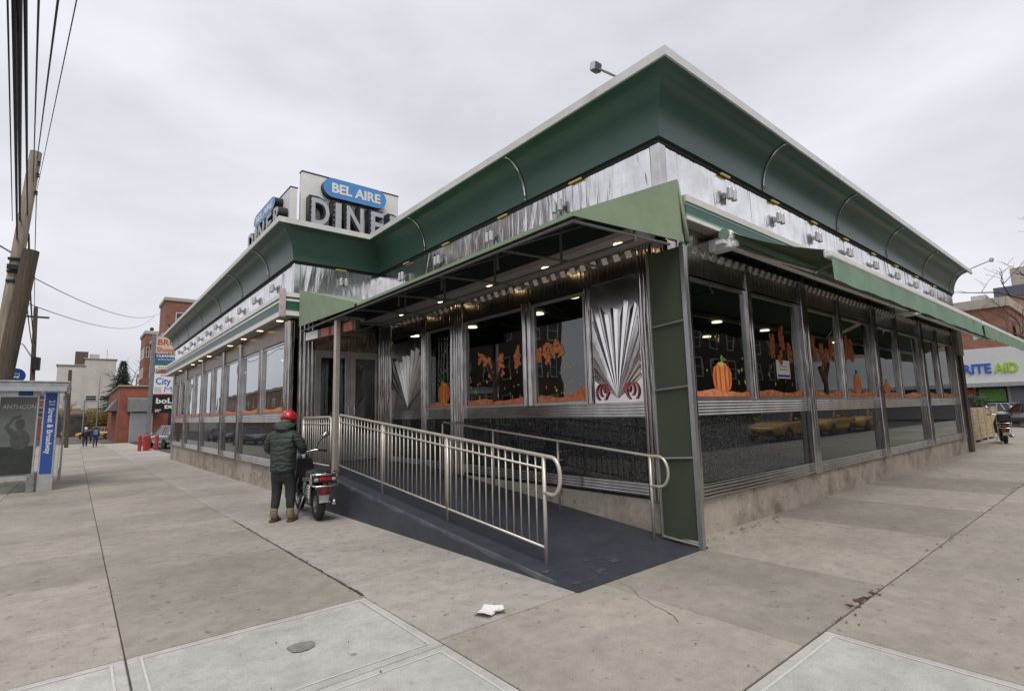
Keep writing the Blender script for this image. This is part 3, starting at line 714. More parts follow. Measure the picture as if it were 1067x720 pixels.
def painted_tree(w, F, s, z0, z1):
    a, d, n = F; m = MB()
    P = lambda u, z: a + d * u + Vector((0, 0, z)) + n * .004
    for q in ([(s, z0), (s + .01, (z0 + z1) / 2), (s - .02, z1)], [(s, (z0 + z1) / 2), (s + .2, z1 - .05)], [(s, (z0 + z1) / 2 - .1), (s - .22, z1 - .15)]):
        m.tube([P(*x) for x in q], [.045, .035, .02][:len(q)], 6)
    m.build('painted_trunk', M_brown, w)
painted_ground(MW[0], FM, 5.21, 6.27, ZS1 + .05, 1, up=-.14); painted_ground(MW[1], FM, 6.61, 8.25, ZS1 + .05, 2); painted_ground(MW[2], FM, 8.83, 9.67, ZS1 + .05, 4)
painted_pumpkin(MW[2], FM, 9.1, ZS1 + .1, .21, .235)
painted_tree(MW[1], FM, 7.4, ZS1 + .1, 2.55)
painted_leaves(MW[1], FM, [(7.84, 2.62), (7.70, 2.57), (7.55, 2.50), (7.5, 2.36), (7.22, 2.54), (7.20, 2.38), (6.77, 2.64), (6.75, 2.48)], 3, M_orange, .105)
painted_leaves(MW[0], FM, [(6.22, 2.52), (6.04, 2.60), (5.90, 2.56), (5.80, 2.62), (6.0, 2.46), (5.72, 2.56)], 4, M_orange, .095)
painted_flecks(MW[1], FM, 6.7, 8.2, 1.85, 2.3, 22, 5); painted_flecks(MW[0], FM, 5.3, 6.2, 1.85, 2.3, 14, 6); painted_flecks(MW[2], FM, 8.85, 9.6, 2.2, 2.9, 16, 8)
for i, w in enumerate(RW):
    s0 = (cols[i // 2] + .17) if i % 2 == 0 else mul[i // 2] + .12; s1 = (mul[i // 2] - .12) if i % 2 == 0 else cols[i // 2 + 1] - .17
    painted_ground(w, FR, s0, s1, ZS1 + .05, 11 + i)
painted_pumpkin(RW[0], FR, 6.98, ZS1 + .08, .25, .245); painted_flecks(RW[0], FR, 6.5, 7.7, 1.95, 2.85, 20, 9)
painted_leaves(RW[1], FR, [(8.63, 2.66), (8.64, 2.52), (8.98, 2.80), (9.0, 2.66), (9.27, 2.56), (9.25, 2.45), (8.9, 2.40)], 21, None, .12); painted_flecks(RW[1], FR, 8.1, 9.5, 1.95, 2.4, 10, 12)
painted_leaves(RW[2], FR, [(10.3, 2.72), (10.36, 2.58), (10.68, 2.61), (10.9, 2.52), (11.15, 2.76), (11.2, 2.6), (10.75, 2.4)], 22, None, .13); painted_tree(RW[2], FR, 10.75, 1.8, 2.45)
painted_leaves(RW[3], FR, [(12.0, 2.86), (12.28, 2.80), (12.3, 2.62), (11.95, 2.58), (12.1, 2.7)], 23, None, .14)
painted_pumpkin(RW[3], FR, 12.45, ZS1 + .08, .22, .235); painted_pumpkin(RW[4], FR, 14.4, ZS1 + .08, .22, .165)
for i, w in enumerate(WW):
    seg = ([(12.45, 14.4), (14.8, 16.6), (17, 18.9), (19.3, 20.7), (21.2, 22.6), (23, 24.5), (25, 26.5), (26.9, 28.4), (28.8, 30.3)])[i]
    painted_ground(w, FW, seg[0], seg[1], ZS1 + .05, 31 + i)
m = MB(); fb(m, FR, 8.72, 9.22, .006, .009, 2.06, 2.36); pn = m.build('paper_notice', M_paper, RW[1])
m = MB(); fb(m, FR, 8.74, 9.2, .0095, .0105, 2.08, 2.12)
for z in (2.2, 2.25): fb(m, FR, 8.82, 9.1, .0095, .0105, z, z + .012)
m.build('printed_lines', pm('print_blue', (.03, .05, .16), .7), RW[1])

# ------------------------------------------------------------------ entrance canopy
XC, YC0, YC1, ZP, ZQ = 3.66, 3.40, 8.7, 3.56, 4.45
CA = thing('entrance_canopy', 'dark green cloth canopy over the ramp with triangular ends, tube frame and a side curtain', 'canopy', (XM, 3.8, 0), absolute=True)
m = MB()
# shed roof over the ramp, thin shell
Y2 = YW - .40
def shell(m, pts, th=.02): m.slab(pts, (0, 0, -th))
vx = XM - .36
shell(m, [(XC, YC0, ZP), (XC, YC1, ZP), (XM - .02, YC1, ZQ), (XM - .02, YB - .1, ZQ), (5.57, YC0, 4.37)])
shell(m, [(XC, YC1, ZP), (vx, Y2, 4.40), (vx, YC1, 4.30)])
m.build('canopy_roof', M_cloth, CA)
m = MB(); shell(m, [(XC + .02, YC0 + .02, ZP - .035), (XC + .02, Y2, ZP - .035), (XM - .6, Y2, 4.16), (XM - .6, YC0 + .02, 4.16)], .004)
m.build('canopy_underside_shade', pm('canopy_underside_shade', (.02, .026, .022), .9), CA)  # dark sheet added under the cloth; the underside's shade is in its colour
m = MB(); shell(m, [(XC, YC1, ZP - .002), (XC, Y2 + .02, ZQ - .03), (vx, Y2, 4.395)], .02); m.build('canopy_valley_roof', M_cloth, CA)
m = MB(); m.slab([(XC, YC0 - .012, ZP - .03), (5.60, YC0 - .012, 3.645), (5.56, YC0 - .012, ZQ - .01), (XC, YC0 - .012, ZP + .015)], (0, .01, 0)); m.build('end_triangle', M_cloth, CA)
m = MB(); m.slab([(XC - .012, Y2 + .02, 3.60), (XC - .012, Y2 + .02, ZQ - .02), (XC - .012, YC1 - .1, ZP + .03), (XC - .012, YC1 - .1, ZP - .03)], (.01, 0, 0)); m.build('entrance_triangle', M_cloth, CA)
m = MB(); m.box(XC - .012, XC + .01, YC0, YC1, ZP - .03, ZP + .012); m.build('canopy_edge', M_cloth, CA)
# folded flap round the wall end
m = MB(); rows = []
for k in range(9):
    t = k / 8; xx = 5.56 + .17 * t
    yy = YC0 - .012 + .10 * t + .022 * math.sin(k * 1.9)
    rows.append((m.bm.verts.new((xx, yy, ZQ - .01 - .12 * t * t)), m.bm.verts.new((xx + .05, yy - .05 + .02 * math.sin(k * 1.9), 3.64 + .012 * math.sin(k * 1.3)))))
for a, b in zip(rows, rows[1:]): m.bm.faces.new((a[0], b[0], b[1], a[1]))
o = m.build('folded_flap', M_cloth, CA, smooth=True); sd = o.modifiers.new('t', 'SOLIDIFY'); sd.thickness = .006
# tube frame under the cloth
m = MB()
def T(*p): m.tube(p, .018, 6)
zb = 3.50
T((XC + .04, YC0 + .03, zb), (XC + .04, Y2, zb))
T((4.7, YC0 + .03, 3.5), (4.7, Y2, 3.5))
for y in (YC0 + .04, 4.6, 6.0, 7.4, 8.8, 10.2, Y2 - .05):
    T((XC + .04, y, zb), (XM - .37, y, zb + .08))
    if y < 9: T((4.7, y, 3.5), (4.7, y, 4.0 - .005)); T((XC + .04, y, ZP - .05), (XM - .42, y, 4.19))
for y in (5.3, 6.7, 8.1): T((4.2, y, 3.5), (4.2, y, 3.76))
T((4.2, YC0 + .05, 3.77), (4.2, 9, 3.77))
m.build('canopy_frame', M_tubed, CA)
# tall stainless post carrying the canopy at the landing
m = MB(); m.box(3.75, 3.85, 9.82, 9.92, .5, 3.50); m.build('canopy_post', M_rail, CA, bevel=.012)
# side curtain at the corner: cloth on a pipe frame
XP = XM - .14; ya, yb2 = YC0 + .02, 3.93
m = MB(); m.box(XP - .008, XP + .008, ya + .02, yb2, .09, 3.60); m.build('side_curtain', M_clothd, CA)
m = MB(); m.box(XP - .03, XP + .03, ya - .035, ya + .022, .0, 3.64)
m.tube([(XP - .01, yb2, .06), (XP - .01, yb2, 3.66)], .02, 8); m.tube([(XP - .012, yb2 - .02, .075), (XP - .012, ya, .045)], .02, 8)
for z in (1.02, 1.86, 2.66): m.tube([(XP - .022, yb2 - .02, z - .015), (XP - .022, ya + .02, z + .015)], .016, 8)
m.build('curtain_frame', M_tube, CA)
# hanging light box by the entrance
LB = thing('entrance_sign_box', 'narrow hanging box with white end and orange faces under the canopy by the doors', 'sign box', (4.0, 10.6, 3.1), absolute=True)
A_, B_ = Vector((3.80, 11.55, 3.36)), Vector((3.97, 9.3, 3.32)); dv = (B_ - A_).normalized(); LL = (B_ - A_).length
nv = Vector((dv.y, -dv.x, 0)); nv = nv if nv.x < 0 else -nv
m = MB(); m.obox((A_ + B_) / 2, dv * LL / 2, nv * .05, Vector((0, 0, .10))); m.build('sign_case', pm('sign_case_brown', (.10, .075, .06), .4), LB, bevel=.01)
def face(t0, t1, mat, name): mm = MB(); c = A_ + dv * (t0 + t1) / 2 + nv * .056; mm.obox(c, dv * (t1 - t0) / 2, nv * .006, Vector((0, 0, .085))); mm.build(name, mat, LB)
face(.02, .62, M_white, 'white_face')
M_sgo = pm('sign_orange', (.46, .15, .085), .5, var=.35, scale=14)
for k in range(3): face(.80 + .50 * k, 1.16 + .50 * k, M_sgo, 'orange_face')
m = MB()
for t in (.3, 1.9): m.tube([A_ + dv * t + Vector((0, 0, .1)), A_ + dv * t + Vector((0, 0, .2))], .01, 6)
m.build('hanger', M_tubed, LB)

# ------------------------------------------------------------------ retractable awnings on the right
def retract(x0, x1, label):
    A = thing('retractable_awning', label, 'awning', ((x0 + x1) / 2, YB - .25, 0), absolute=True, group='green roll-out awnings on the right wall')
    yr, zr, yf, zf = YB - .30, 4.0, 2.2, 3.40
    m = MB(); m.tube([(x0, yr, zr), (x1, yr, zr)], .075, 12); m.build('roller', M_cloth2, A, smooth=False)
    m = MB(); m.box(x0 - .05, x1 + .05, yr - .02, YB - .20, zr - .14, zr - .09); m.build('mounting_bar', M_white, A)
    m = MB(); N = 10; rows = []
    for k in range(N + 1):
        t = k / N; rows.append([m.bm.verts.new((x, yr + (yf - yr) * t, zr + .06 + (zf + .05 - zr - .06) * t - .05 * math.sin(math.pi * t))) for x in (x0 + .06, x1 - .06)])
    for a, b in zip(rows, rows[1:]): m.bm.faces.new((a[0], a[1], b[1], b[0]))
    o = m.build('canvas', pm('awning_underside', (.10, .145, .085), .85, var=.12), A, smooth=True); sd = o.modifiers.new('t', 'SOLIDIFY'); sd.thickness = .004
    m = MB(); m.box(x0, x1, yf - .035, yf + .05, zf - .045, zf + .05); m.build('front_bar', M_white, A, bevel=.02)
    m = MB(); N = int((x1 - x0) * 7); prev = None
    for k in range(N + 1):
        x = x0 + .05 + (x1 - x0 - .1) * k / N; sc = .02 * (1 if k % 14 < 7 else -1)
        wv = .007 * math.sin(k * .9) + .005 * math.sin(k * .37)
        cur = (m.bm.verts.new((x, yf - .02, zf - .04)), m.bm.verts.new((x, yf - .025 + wv, zf - .16)), m.bm.verts.new((x, yf - .03 + 1.6 * wv, zf - .32 + .014 * math.sin(k * .9))))
        if prev:
            for i in (0, 1): m.bm.faces.new((prev[i], prev[i + 1], cur[i + 1], cur[i]))
        prev = cur
    o = m.build('valance', M_cloth2, A); sd = o.modifiers.new('t', 'SOLIDIFY'); sd.thickness = .004
    for s, xe in ((1, x0 + .15), (-1, x1 - .15)):
        m = MB(); xm = xe + s * 1.5
        m.tube([(xe, yr + .02, zr - .15), (xm, (yr + yf) / 2 + .1, (zr + zf) / 2 - .09), (xe + s * .3, yf + .04, zf - .02)], .03, 8)
        m.ball((xm, (yr + yf) / 2 + .1, (zr + zf) / 2 - .09), .045, seg=8); m.build('folding_arm', M_alu, A)
        m = MB(); m.box(xe - .11, xe + .09, yr - .06, YB - .02, zr - .20, zr - .02); m.ball((xe - .05, yr - .02, zr - .02), .09, seg=8); m.ball((xe, yr - .07, zr - .14), .07, seg=8); m.build('arm_bracket', M_white, A, bevel=.02)
    m = MB(); m.tube([(x0 + .1, yr - .1, zr - .2), (x1 - .1, yr - .1, zr - .2)], .022, 6); m.build('torsion_bar', M_alu, A)
    return A
retract(6.75, 15.85, 'nearer green roll-out awning with white front bar above the dark right-hand windows')
retract(16.1, 25.4, 'farther green roll-out awning sticking out past the right end of the diner')

# ------------------------------------------------------------------ ramp
RP = thing('access_ramp', 'black painted concrete ramp rising along the granite wall to the doors', 'ramp', (4.6, 3.4, 0), absolute=True)
zr_ = lambda y: max(0.012, min(.56, (y - 3.45) * .0885))
m = MB()
pts = [(3.55, 3.42), (5.745, 3.42)]
m.slab([(3.55, 3.42, -.15), (5.742, 3.42, -.15), (5.742, 3.42, .014), (3.55, 3.42, .014)], (0, .001, 0)) if False else None
v = {}
ys = [3.42, 3.60, 9.85, YW - .06]
bm_ = m.bm
L = [[bm_.verts.new((x, y, z)) for (x, z) in ((3.55, zg(y) - .2), (3.55, zr_(y)), (5.742, zr_(y)), (5.742, zg(y) - .2))] for y in ys]
for a, b in zip(L, L[1:]):
    for k in range(4): bm_.faces.new((a[k], a[(k + 1) % 4], b[(k + 1) % 4], b[k]))
bm_.faces.new(L[0]); bm_.faces.new(L[-1])
m.build('ramp_deck', M_ramp, RP)
m = MB(); L = []
for k in range(30):
    y = 3.7 + (9.8 - 3.7) * k / 29; w = .035 + .012 * math.sin(k * 1.7)
    L.append((m.bm.verts.new((3.549, y, zr_(y) - w)), m.bm.verts.new((3.549, y, zr_(y) + .002)), m.bm.verts.new((3.56 + w * .5, y, zr_(y) + .004))))
for a, b in zip(L, L[1:]):
    for i in (0, 1): m.bm.faces.new((a[i], b[i], b[i + 1], a[i + 1]))
m.build('worn_edge', pm('worn_ramp_edge', (.085, .092, .105), .6, var=.4, scale=6), RP)
m = MB(); rnd = random.Random(4)
for k in range(16):
    x, y, = 3.65 + rnd.random() * .9, 3.5 + rnd.random() * .55; r = rnd.uniform(.02, .09)
    c = [(x + r * rnd.uniform(.6, 1.3) * math.cos(t * .9), y + r * .45 * rnd.uniform(.5, 1.2) * math.sin(t * .9)) for t in range(7)]
    m.poly([(a, b, zr_(b) + .005) for a, b in c])
m.build('scuff_marks', pm('scuff_grey', (.062, .068, .078), .8, var=.5, scale=30), RP)

# ------------------------------------------------------------------ railings
def railing(x, y0, y1, zf, posts, label, loop=True, hgt=1.10, dx=0, nbal=None):
    T_ = thing('ramp_railing', label, 'railing', (x, y0, 0), absolute=True)
    z = lambda y: zf(y) + hgt
    m = MB()
    if loop:
        cy = y0 - .16
        pts = [(x, y1, z(y1) - .10), (x, y1 - .02, z(y1) - .03), (x, y1 - .09, z(y1 - .09))] + [(x, y0 + (y1 - y0) * t, z(y0 + (y1 - y0) * t)) for t in (.75, .5, .25, 0)]
        zt = z(y0) - .01
        pts += [(x, y0 - .12 - .12 * math.sin(R(a)), zt - .19 + .19 * math.cos(R(a))) for a in range(0, 181, 15)] + [(x, y0, zt - .37)]
    else:
        pts = [(x, y1, zf(y1) + .05), (x, y1, z(y1) - .06), (x, y1 - .06, z(y1)), (x, y0 + .06, z(y0)), (x, y0, z(y0) - .06), (x, y0, zf(y0) + .1)]
    m.tube(pts, .021, 10); m.build('top_rail', M_rail, T_, smooth=True)
    for (d, r, nm) in ((-.13, .013, 'middle_rail'), (-.93, .015, 'bottom_rail')):
        m = MB(); m.tube([(x, y0, z(y0) + d), (x, y1, z(y1) + d)], r, 8); m.build(nm, M_rail, T_, smooth=True)
    n = nbal or int((y1 - y0) / .125)
    for k in range(1, n):
        y = y0 + (y1 - y0) * k / n
        if any(abs(y - p) < .04 for p in posts): continue
        m = MB(); m.tube([(x, y, z(y) - .93), (x, y, z(y) - .005)], .0095, 6); m.build('baluster', M_rail, T_, smooth=True)
    for p in posts:
        m = MB(); m.tube([(x, p, zf(p) - .01), (x, p, z(p) - .005)], .021, 10); m.build('post', M_rail, T_, smooth=True)
    return T_
railing(3.80, 4.09, 9.70, zr_, [4.09, 5.95, 7.85, 9.66], 'long outer railing of upright bars along the open side of the ramp')
railing(3.80, 10.10, 11.75, lambda y: .56, [10.1, 11.7], 'short railing of upright bars beside the doors, behind the moped', False, 1.05)
HR = thing('handrail', 'plain pipe handrail without bars beside the granite wall', 'handrail', (5.45, 3.9, 0), absolute=True)
x = 5.45; z = lambda y: zr_(y) + 1.0
m = MB(); zt = z(3.95)
m.tube([(x, 8.70, zr_(8.7)), (x, 8.70, z(8.7) - .05), (x, 8.66, z(8.66)), (x, 6.5, z(6.5)), (x, 3.95, zt)] + [(x, 3.83 - .13 * math.sin(R(a)), zt - .18 + .18 * math.cos(R(a))) for a in range(0, 181, 15)] + [(x, 3.95, zt - .36)], .019, 10); m.build('rail', M_rail, HR, smooth=True)
for p in (7.1, 5.55, 3.95):
    m = MB(); m.tube([(x, p, zr_(p) - .01), (x, p, z(p))], .019, 10); m.build('post', M_rail, HR, smooth=True)

# ------------------------------------------------------------------ roof signs
def roof_sign():
    S = thing('roof_sign', 'white roof sign with blue BEL AIRE pill and big grey DINER letters, front-on', 'sign')
    W = 2.6
    m = MB(); m.box(0, W, .0, .16, 0, 1.58); m.build('board', M_white, S, bevel=.01)
    m = MB(); m.box(-.01, W + .01, -.012, .172, 1.58, 1.605); m.build('board_cap', M_blk, S)
    # pill
    h, x0, x1, zc = .25, .46, 2.14, 1.27; pts = [(x1 - h + h * math.sin(R(a)), zc + h * math.cos(R(a))) for a in range(0, 181, 15)] + [(x0 + h - h * math.sin(R(a)), zc - h * math.cos(R(a))) for a in range(0, 181, 15)]
    m = MB(); m.slab([(a, -.20, b) for a, b in pts], (0, .198, 0)); p = m.build('pill', M_blk, S)
    m = MB(); m.slab([(a, -.206, b) for a, b in pts], (0, .005, 0)); m.build('pill_face', M_blue, p)
    t = text('BEL AIRE', .34, M_white, p, 'pill_lettering', (.66, -.208, 1.155), (1, 0, 0), (0, 0, 1), .004, .012, width=1.30)
    # big letters, each its own part
    xs = [(.10, .50, 'D'), (.66, .17, 'I'), (.98, .50, 'N'), (1.62, .40, 'E'), (2.16, .44, 'R')]
    for x, w, c in xs:
        l = text(c, .99, M_blk, S, 'letter', (x, -.10, .20), (1, 0, 0), (0, 0, 1), .14, .055, width=w)
        f = text(c, .93, M_ltgrey, l, 'letter_face', (x + .03, -.252, .225), (1, 0, 0), (0, 0, 1), .008, .016, width=w * .88)
        m = MB(); 
        for k in range(5): m.ball((x + .06, -.262, .28 + k * .13), .012, seg=6)
        m.build('bulbs', M_white, l)
    m = MB()
    for xx in (.2, 1.3, 2.4): m.tube([(xx, .1, .3), (xx, .9, -.28)], .025, 6)
    m.build('brace', M_tubed, S)
    return S
s1 = roof_sign(); place(s1, (3.88, 12.55, 6.03))
s2 = copy_tree(s1); place(s2, (3.62, 15.6, 6.03), R(-90), 'BEL AIRE DINER roof sign turned to the left street, nearly edge-on', scale=(1.18, 1.0, .70))
# flood lights on the roof edge
def flood(label, base, tip):
    F = thing('flood_light', label, 'floodlight', base, absolute=True)
    b, t = Vector(base), Vector(tip); d = (t - b).normalized()
    m = MB(); m.tube([b, t], .016, 6); m.build('arm', M_tubed, F)
    m = MB(); m.obox(t + d * .06, (.065, 0, 0), (0, .05, .015), (0, -.015, .06)); h = m.build('lamp_head', pm('lamp_grey', (.12, .12, .125), .5), F, bevel=.02)
    m = MB(); m.obox(t + d * .06 + Vector((-.07, -.0, -.0)), (.008, 0, 0), (0, .04, .01), (0, -.01, .05)); m.build('lens', M_alu, h)
flood('grey floodlight on a thin arm over the left roof edge near the front corner', (5.24, 3.98, 6.0), (5.16, 4.20, 6.20))
flood('grey floodlight on a thin arm at the far right end of the roof', (XR + .4, YB - .45, 6.0), (XR + 1.2, YB - .95, 6.35))
m = MB()
bd = Vector((3.25, 29.5, 6.02)); m.ball(bd + Vector((0, 0, .11)), .16, .08, .08, 10); m.ball(bd + Vector((-.14, 0, .20)), .055, seg=8); m.slab([bd + Vector((.1, -.04, .12)), bd + Vector((.32, -.03, .07)), bd + Vector((.32, .03, .07)), bd + Vector((.1, .04, .12))], (0, 0, .02)); m.tube([bd + Vector((0, .03, 0)), bd + Vector((0, .03, .06))], .012, 5); m.tube([bd + Vector((0, -.03, 0)), bd + Vector((0, -.03, .06))], .012, 5); m.tube([bd + Vector((-.19, 0, .2)), bd + Vector((-.24, 0, .185))], [.015, .004], 5)
tag(m.build('pigeon', pm('pigeon_dark', (.05, .05, .055), .7), None, smooth=True), 'dark bird perched on the white edge at the far left end of the roof', 'bird')

# ------------------------------------------------------------------ person beside the moped
M_skin = pm('skin', (.50, .30, .21), .5, var=.06)
def quiltmat():
    m = pm('jacket_green', (.030, .044, .035), .65, var=.22, scale=9); nt = m.node_tree; L = nt.links; b = nt.nodes['Principled BSDF']
    tc = nt.nodes.new('ShaderNodeTexCoord'); w = nt.nodes.new('ShaderNodeTexWave'); w.bands_direction = 'Z'; w.inputs['Scale'].default_value = 3.6; w.inputs['Distortion'].default_value = 9.0; w.inputs['Detail'].default_value = 3; w.inputs['Detail Scale'].default_value = 1.6
    L.new(tc.outputs['Object'], w.inputs['Vector']); bp = nt.nodes.new('ShaderNodeBump'); bp.inputs['Strength'].default_value = .42; bp.inputs['Distance'].default_value = .03
    L.new(w.outputs[0], bp.inputs['Height']); L.new(bp.outputs[0], b.inputs['Normal']); return m
M_jacket = quiltmat()
M_trous = pm('trousers_black', (.022, .023, .025), .8, var=.3, scale=10, bump=.5, bscale=14)
M_boot = pm('boot_tan', (.22, .16, .095), .75, var=.25, scale=12)
def hand_chains(w, side):
    """palm and five curled fingers from wrist w, reaching forward (+y)"""
    x, y, z = w; ch = [[(x, y, z, .026), (x - side * .012, y + .045, z - .005, .034), (x - side * .02, y + .085, z - .012, .032)]]
    for k in range(4):
        fx = x - side * .02 + side * (.027 - .018 * k); L = (.03, .035, .033, .026)[k]
        ch.append([(x - side * .02, y + .085, z - .012, .032), (fx, y + .10, z - .014, .0095), (fx, y + .10 + L, z - .026, .009), (fx - side * .004, y + .105 + L * 1.35, z - .026 - L, .008), (fx - side * .006, y + .095 + L, z - .03 - L * 1.4, .007)])
    ch.append([(x - side * .012, y + .045, z - .005, .034), (x - side * .05, y + .06, z + .004, .011), (x - side * .06, y + .09, z - .004, .010), (x - side * .05, y + .115, z - .014, .008)])
    return ch
def person_main():
    P = thing('person', 'person in dark green padded jacket and red helmet standing beside the moped', 'person')
    pel = (0, 0, .93, .13)
    ch = [[pel, (0, .01, 1.10, .125), (0, .03, 1.30, .14), (0, .045, 1.43, .075), (0, .075, 1.50, .055), (0, .11, 1.575, .085), (0, .125, 1.66, .098), (0, .12, 1.72, .07)],
          [(0, .125, 1.66, .098), (0, .235, 1.635, .018)], [(0, .11, 1.575, .085), (0, .20, 1.565, .035)],
          [(0, .125, 1.66, .098), (.098, .12, 1.65, .018)], [(0, .125, 1.66, .098), (-.098, .12, 1.65, .018)]]
    el = {1: (.285, .06, 1.14), -1: (-.285, .06, 1.14)}; wr = {1: (.17, .30, 1.10), -1: (-.15, .31, 1.07)}
    for s in (1, -1):
        ch.append([(0, .03, 1.30, .14), (s * .19, .02, 1.40, .065), (*el[s], .045), (*wr[s], .03)]); ch += hand_chains(wr[s], s)
        kn, an = ((.125, .05, .49), (.15, -.02, .09)) if s > 0 else ((-.10, .03, .49), (-.11, -.03, .09))
        ch.append([pel, (s * .095, .005, .86, .088), (*kn, .06), (*an, .042), (an[0] + s * .02, an[1] + .16, .04, .035)])
    b = skin('body', ch, M_skin, P)
    # jacket: puffy trunk with sleeves, hem at the hip
    jc = [[(0, .0, .765, (.205, .165)), (0, .0, .80, (.218, .178)), (0, .0, .90, (.215, .175)), (0, .0, 1.05, (.22, .18)), (0, .01, 1.20, (.23, .185)), (0, .02, 1.33, (.225, .165)), (0, .035, 1.43, (.165, .13)), (0, .05, 1.49, (.105, .10))]]
    for s in (1, -1): jc.append([(0, .02, 1.33, (.225, .165)), (s * .18, .01, 1.375, .105), (s * .265, .02, 1.27, .092), (el[s][0] + s * .005, el[s][1], el[s][2], .078), (s * .235, .20, 1.105, .066), (wr[s][0] + s * .01, wr[s][1] - .03, wr[s][2], .052)])
    skin('jacket', jc, M_jacket, P)
    skin('hood', [[(-.135, .08, 1.52, .055), (-.115, -.015, 1.535, .072), (0, -.05, 1.545, .095), (.115, -.015, 1.535, .072), (.135, .08, 1.52, .055)], [(0, -.05, 1.545, .095), (0, -.115, 1.43, .085)]], M_jacket, P)
    tc = [[(0, 0, .88, (.165, .13)), (0, 0, .80, (.16, .125))]]
    for s in (1, -1):
        kn, an = ((.125, .05, .49), (.15, -.02, .09)) if s > 0 else ((-.10, .03, .49), (-.11, -.03, .09))
        tc.append([(0, 0, .80, (.16, .125)), (s * .10, .005, .70, .112), (kn[0], kn[1], .51, .086), (kn[0] * .55 + an[0] * .45, .0, .30, .073), (an[0], an[1], .16, .071)])
    skin('trousers', tc, M_trous, P)
    for s in (1, -1):
        an = (.15, -.02) if s > 0 else (-.11, -.03)
        bo = skin('boot', [[(an[0], an[1], .235, .066), (an[0], an[1] - .005, .15, .064), (an[0], an[1] - .01, .06, .06), (an[0] + s * .012, an[1] + .09, .05, .055), (an[0] + s * .022, an[1] + .175, .038, .045)]], M_boot, P)
        m = MB(); q = [(an[0] + s * .01 + math.copysign(abs(math.cos(R(a))) ** .7, math.cos(R(a))) * .06, an[1] + .065 + math.sin(R(a)) * .16, .0) for a in range(0, 360, 20)]; m.slab(q, (0, 0, .028)); m.build('sole', pm('boot_sole', (.10, .07, .045), .8), bo)
    # helmet with a ridge
    m = MB(); rot = Matrix.Rotation(R(-24), 3, 'X') @ Matrix.Rotation(R(8), 3, 'Y'); c = Vector((.015, .145, 1.655))
    bmesh.ops.create_uvsphere(m.bm, u_segments=24, v_segments=16, radius=1, matrix=Matrix.Translation(c) @ rot.to_4x4() @ Matrix.Diagonal((.135, .155, .135, 1)))
    for v in list(m.bm.verts):
        l = rot.inverted() @ (v.co - c)
        if l.z < -.075: m.bm.verts.remove(v)
    h = m.build('helmet', pm('helmet_red', (.50, .012, .018), .18, var=.08, coat=.5), P, smooth=True); sd = h.modifiers.new('t', 'SOLIDIFY'); sd.thickness = .012
    m = MB(); m.tube([c + rot @ Vector((0, .148 * math.sin(R(a)), .132 * math.cos(R(a)))) for a in range(-75, 60, 12)], [.005] + [.013] * 10 + [.006], 8); m.ball(c + rot @ Vector((0, -.03, .138)), .022, .04, .016, 8); m.build('helmet_ridge', MATS['helmet_red'], h, smooth=True)
    m = MB(); m.tube([(-.12, .09, 1.60), (-.07, .13, 1.53), (0, .17, 1.515), (.07, .13, 1.53), (.12, .09, 1.60)], .009, 6); m.build('chin_strap', M_blk, h)
    return P
pp = person_main(); place(pp, (2.66, 9.16, zg(9.2) + .006), R(-40))

# ------------------------------------------------------------------ moped
M_chrome = steelmat('chrome', (.70, .70, .70), .12)
M_plast = pm('moped_plastic', (.012, .014, .017), .28, var=.2, coat=.3)
def wheel(parent, c, r, w, name='wheel', spokes=6):
    m = MB(); q = r - w * .62
    m.lathe([(r - w * 1.0, -w * .42), (r - w * .55, -w * .5), (r - w * .12, -w * .36), (r, -w * .14), (r, w * .14), (r - w * .12, w * .36), (r - w * .55, w * .5), (r - w * 1.0, w * .42)], c, (1, 0, 0), 28)
    o = m.build(name, M_rub, parent, smooth=True)
    m = MB(); rr = r - w * .95
    m.lathe([(rr, -w * .4), (rr - .02, -w * .3), (rr - .02, w * .3), (rr, w * .4), (rr, -w * .4)], c, (1, 0, 0), 24); m.lathe([(.001, -w * .5), (.05, -w * .5), (.05, w * .5), (.001, w * .5)], c, (1, 0, 0), 14)
    c = Vector(c)
    for k in range(spokes):
        a = 2 * math.pi * k / spokes; m.tube([c + Vector((0, .04 * math.cos(a), .04 * math.sin(a))), c + Vector((0, (rr - .01) * math.cos(a), (rr - .01) * math.sin(a)))], .014, 5)
    m.build('rim', M_alu, o); return o
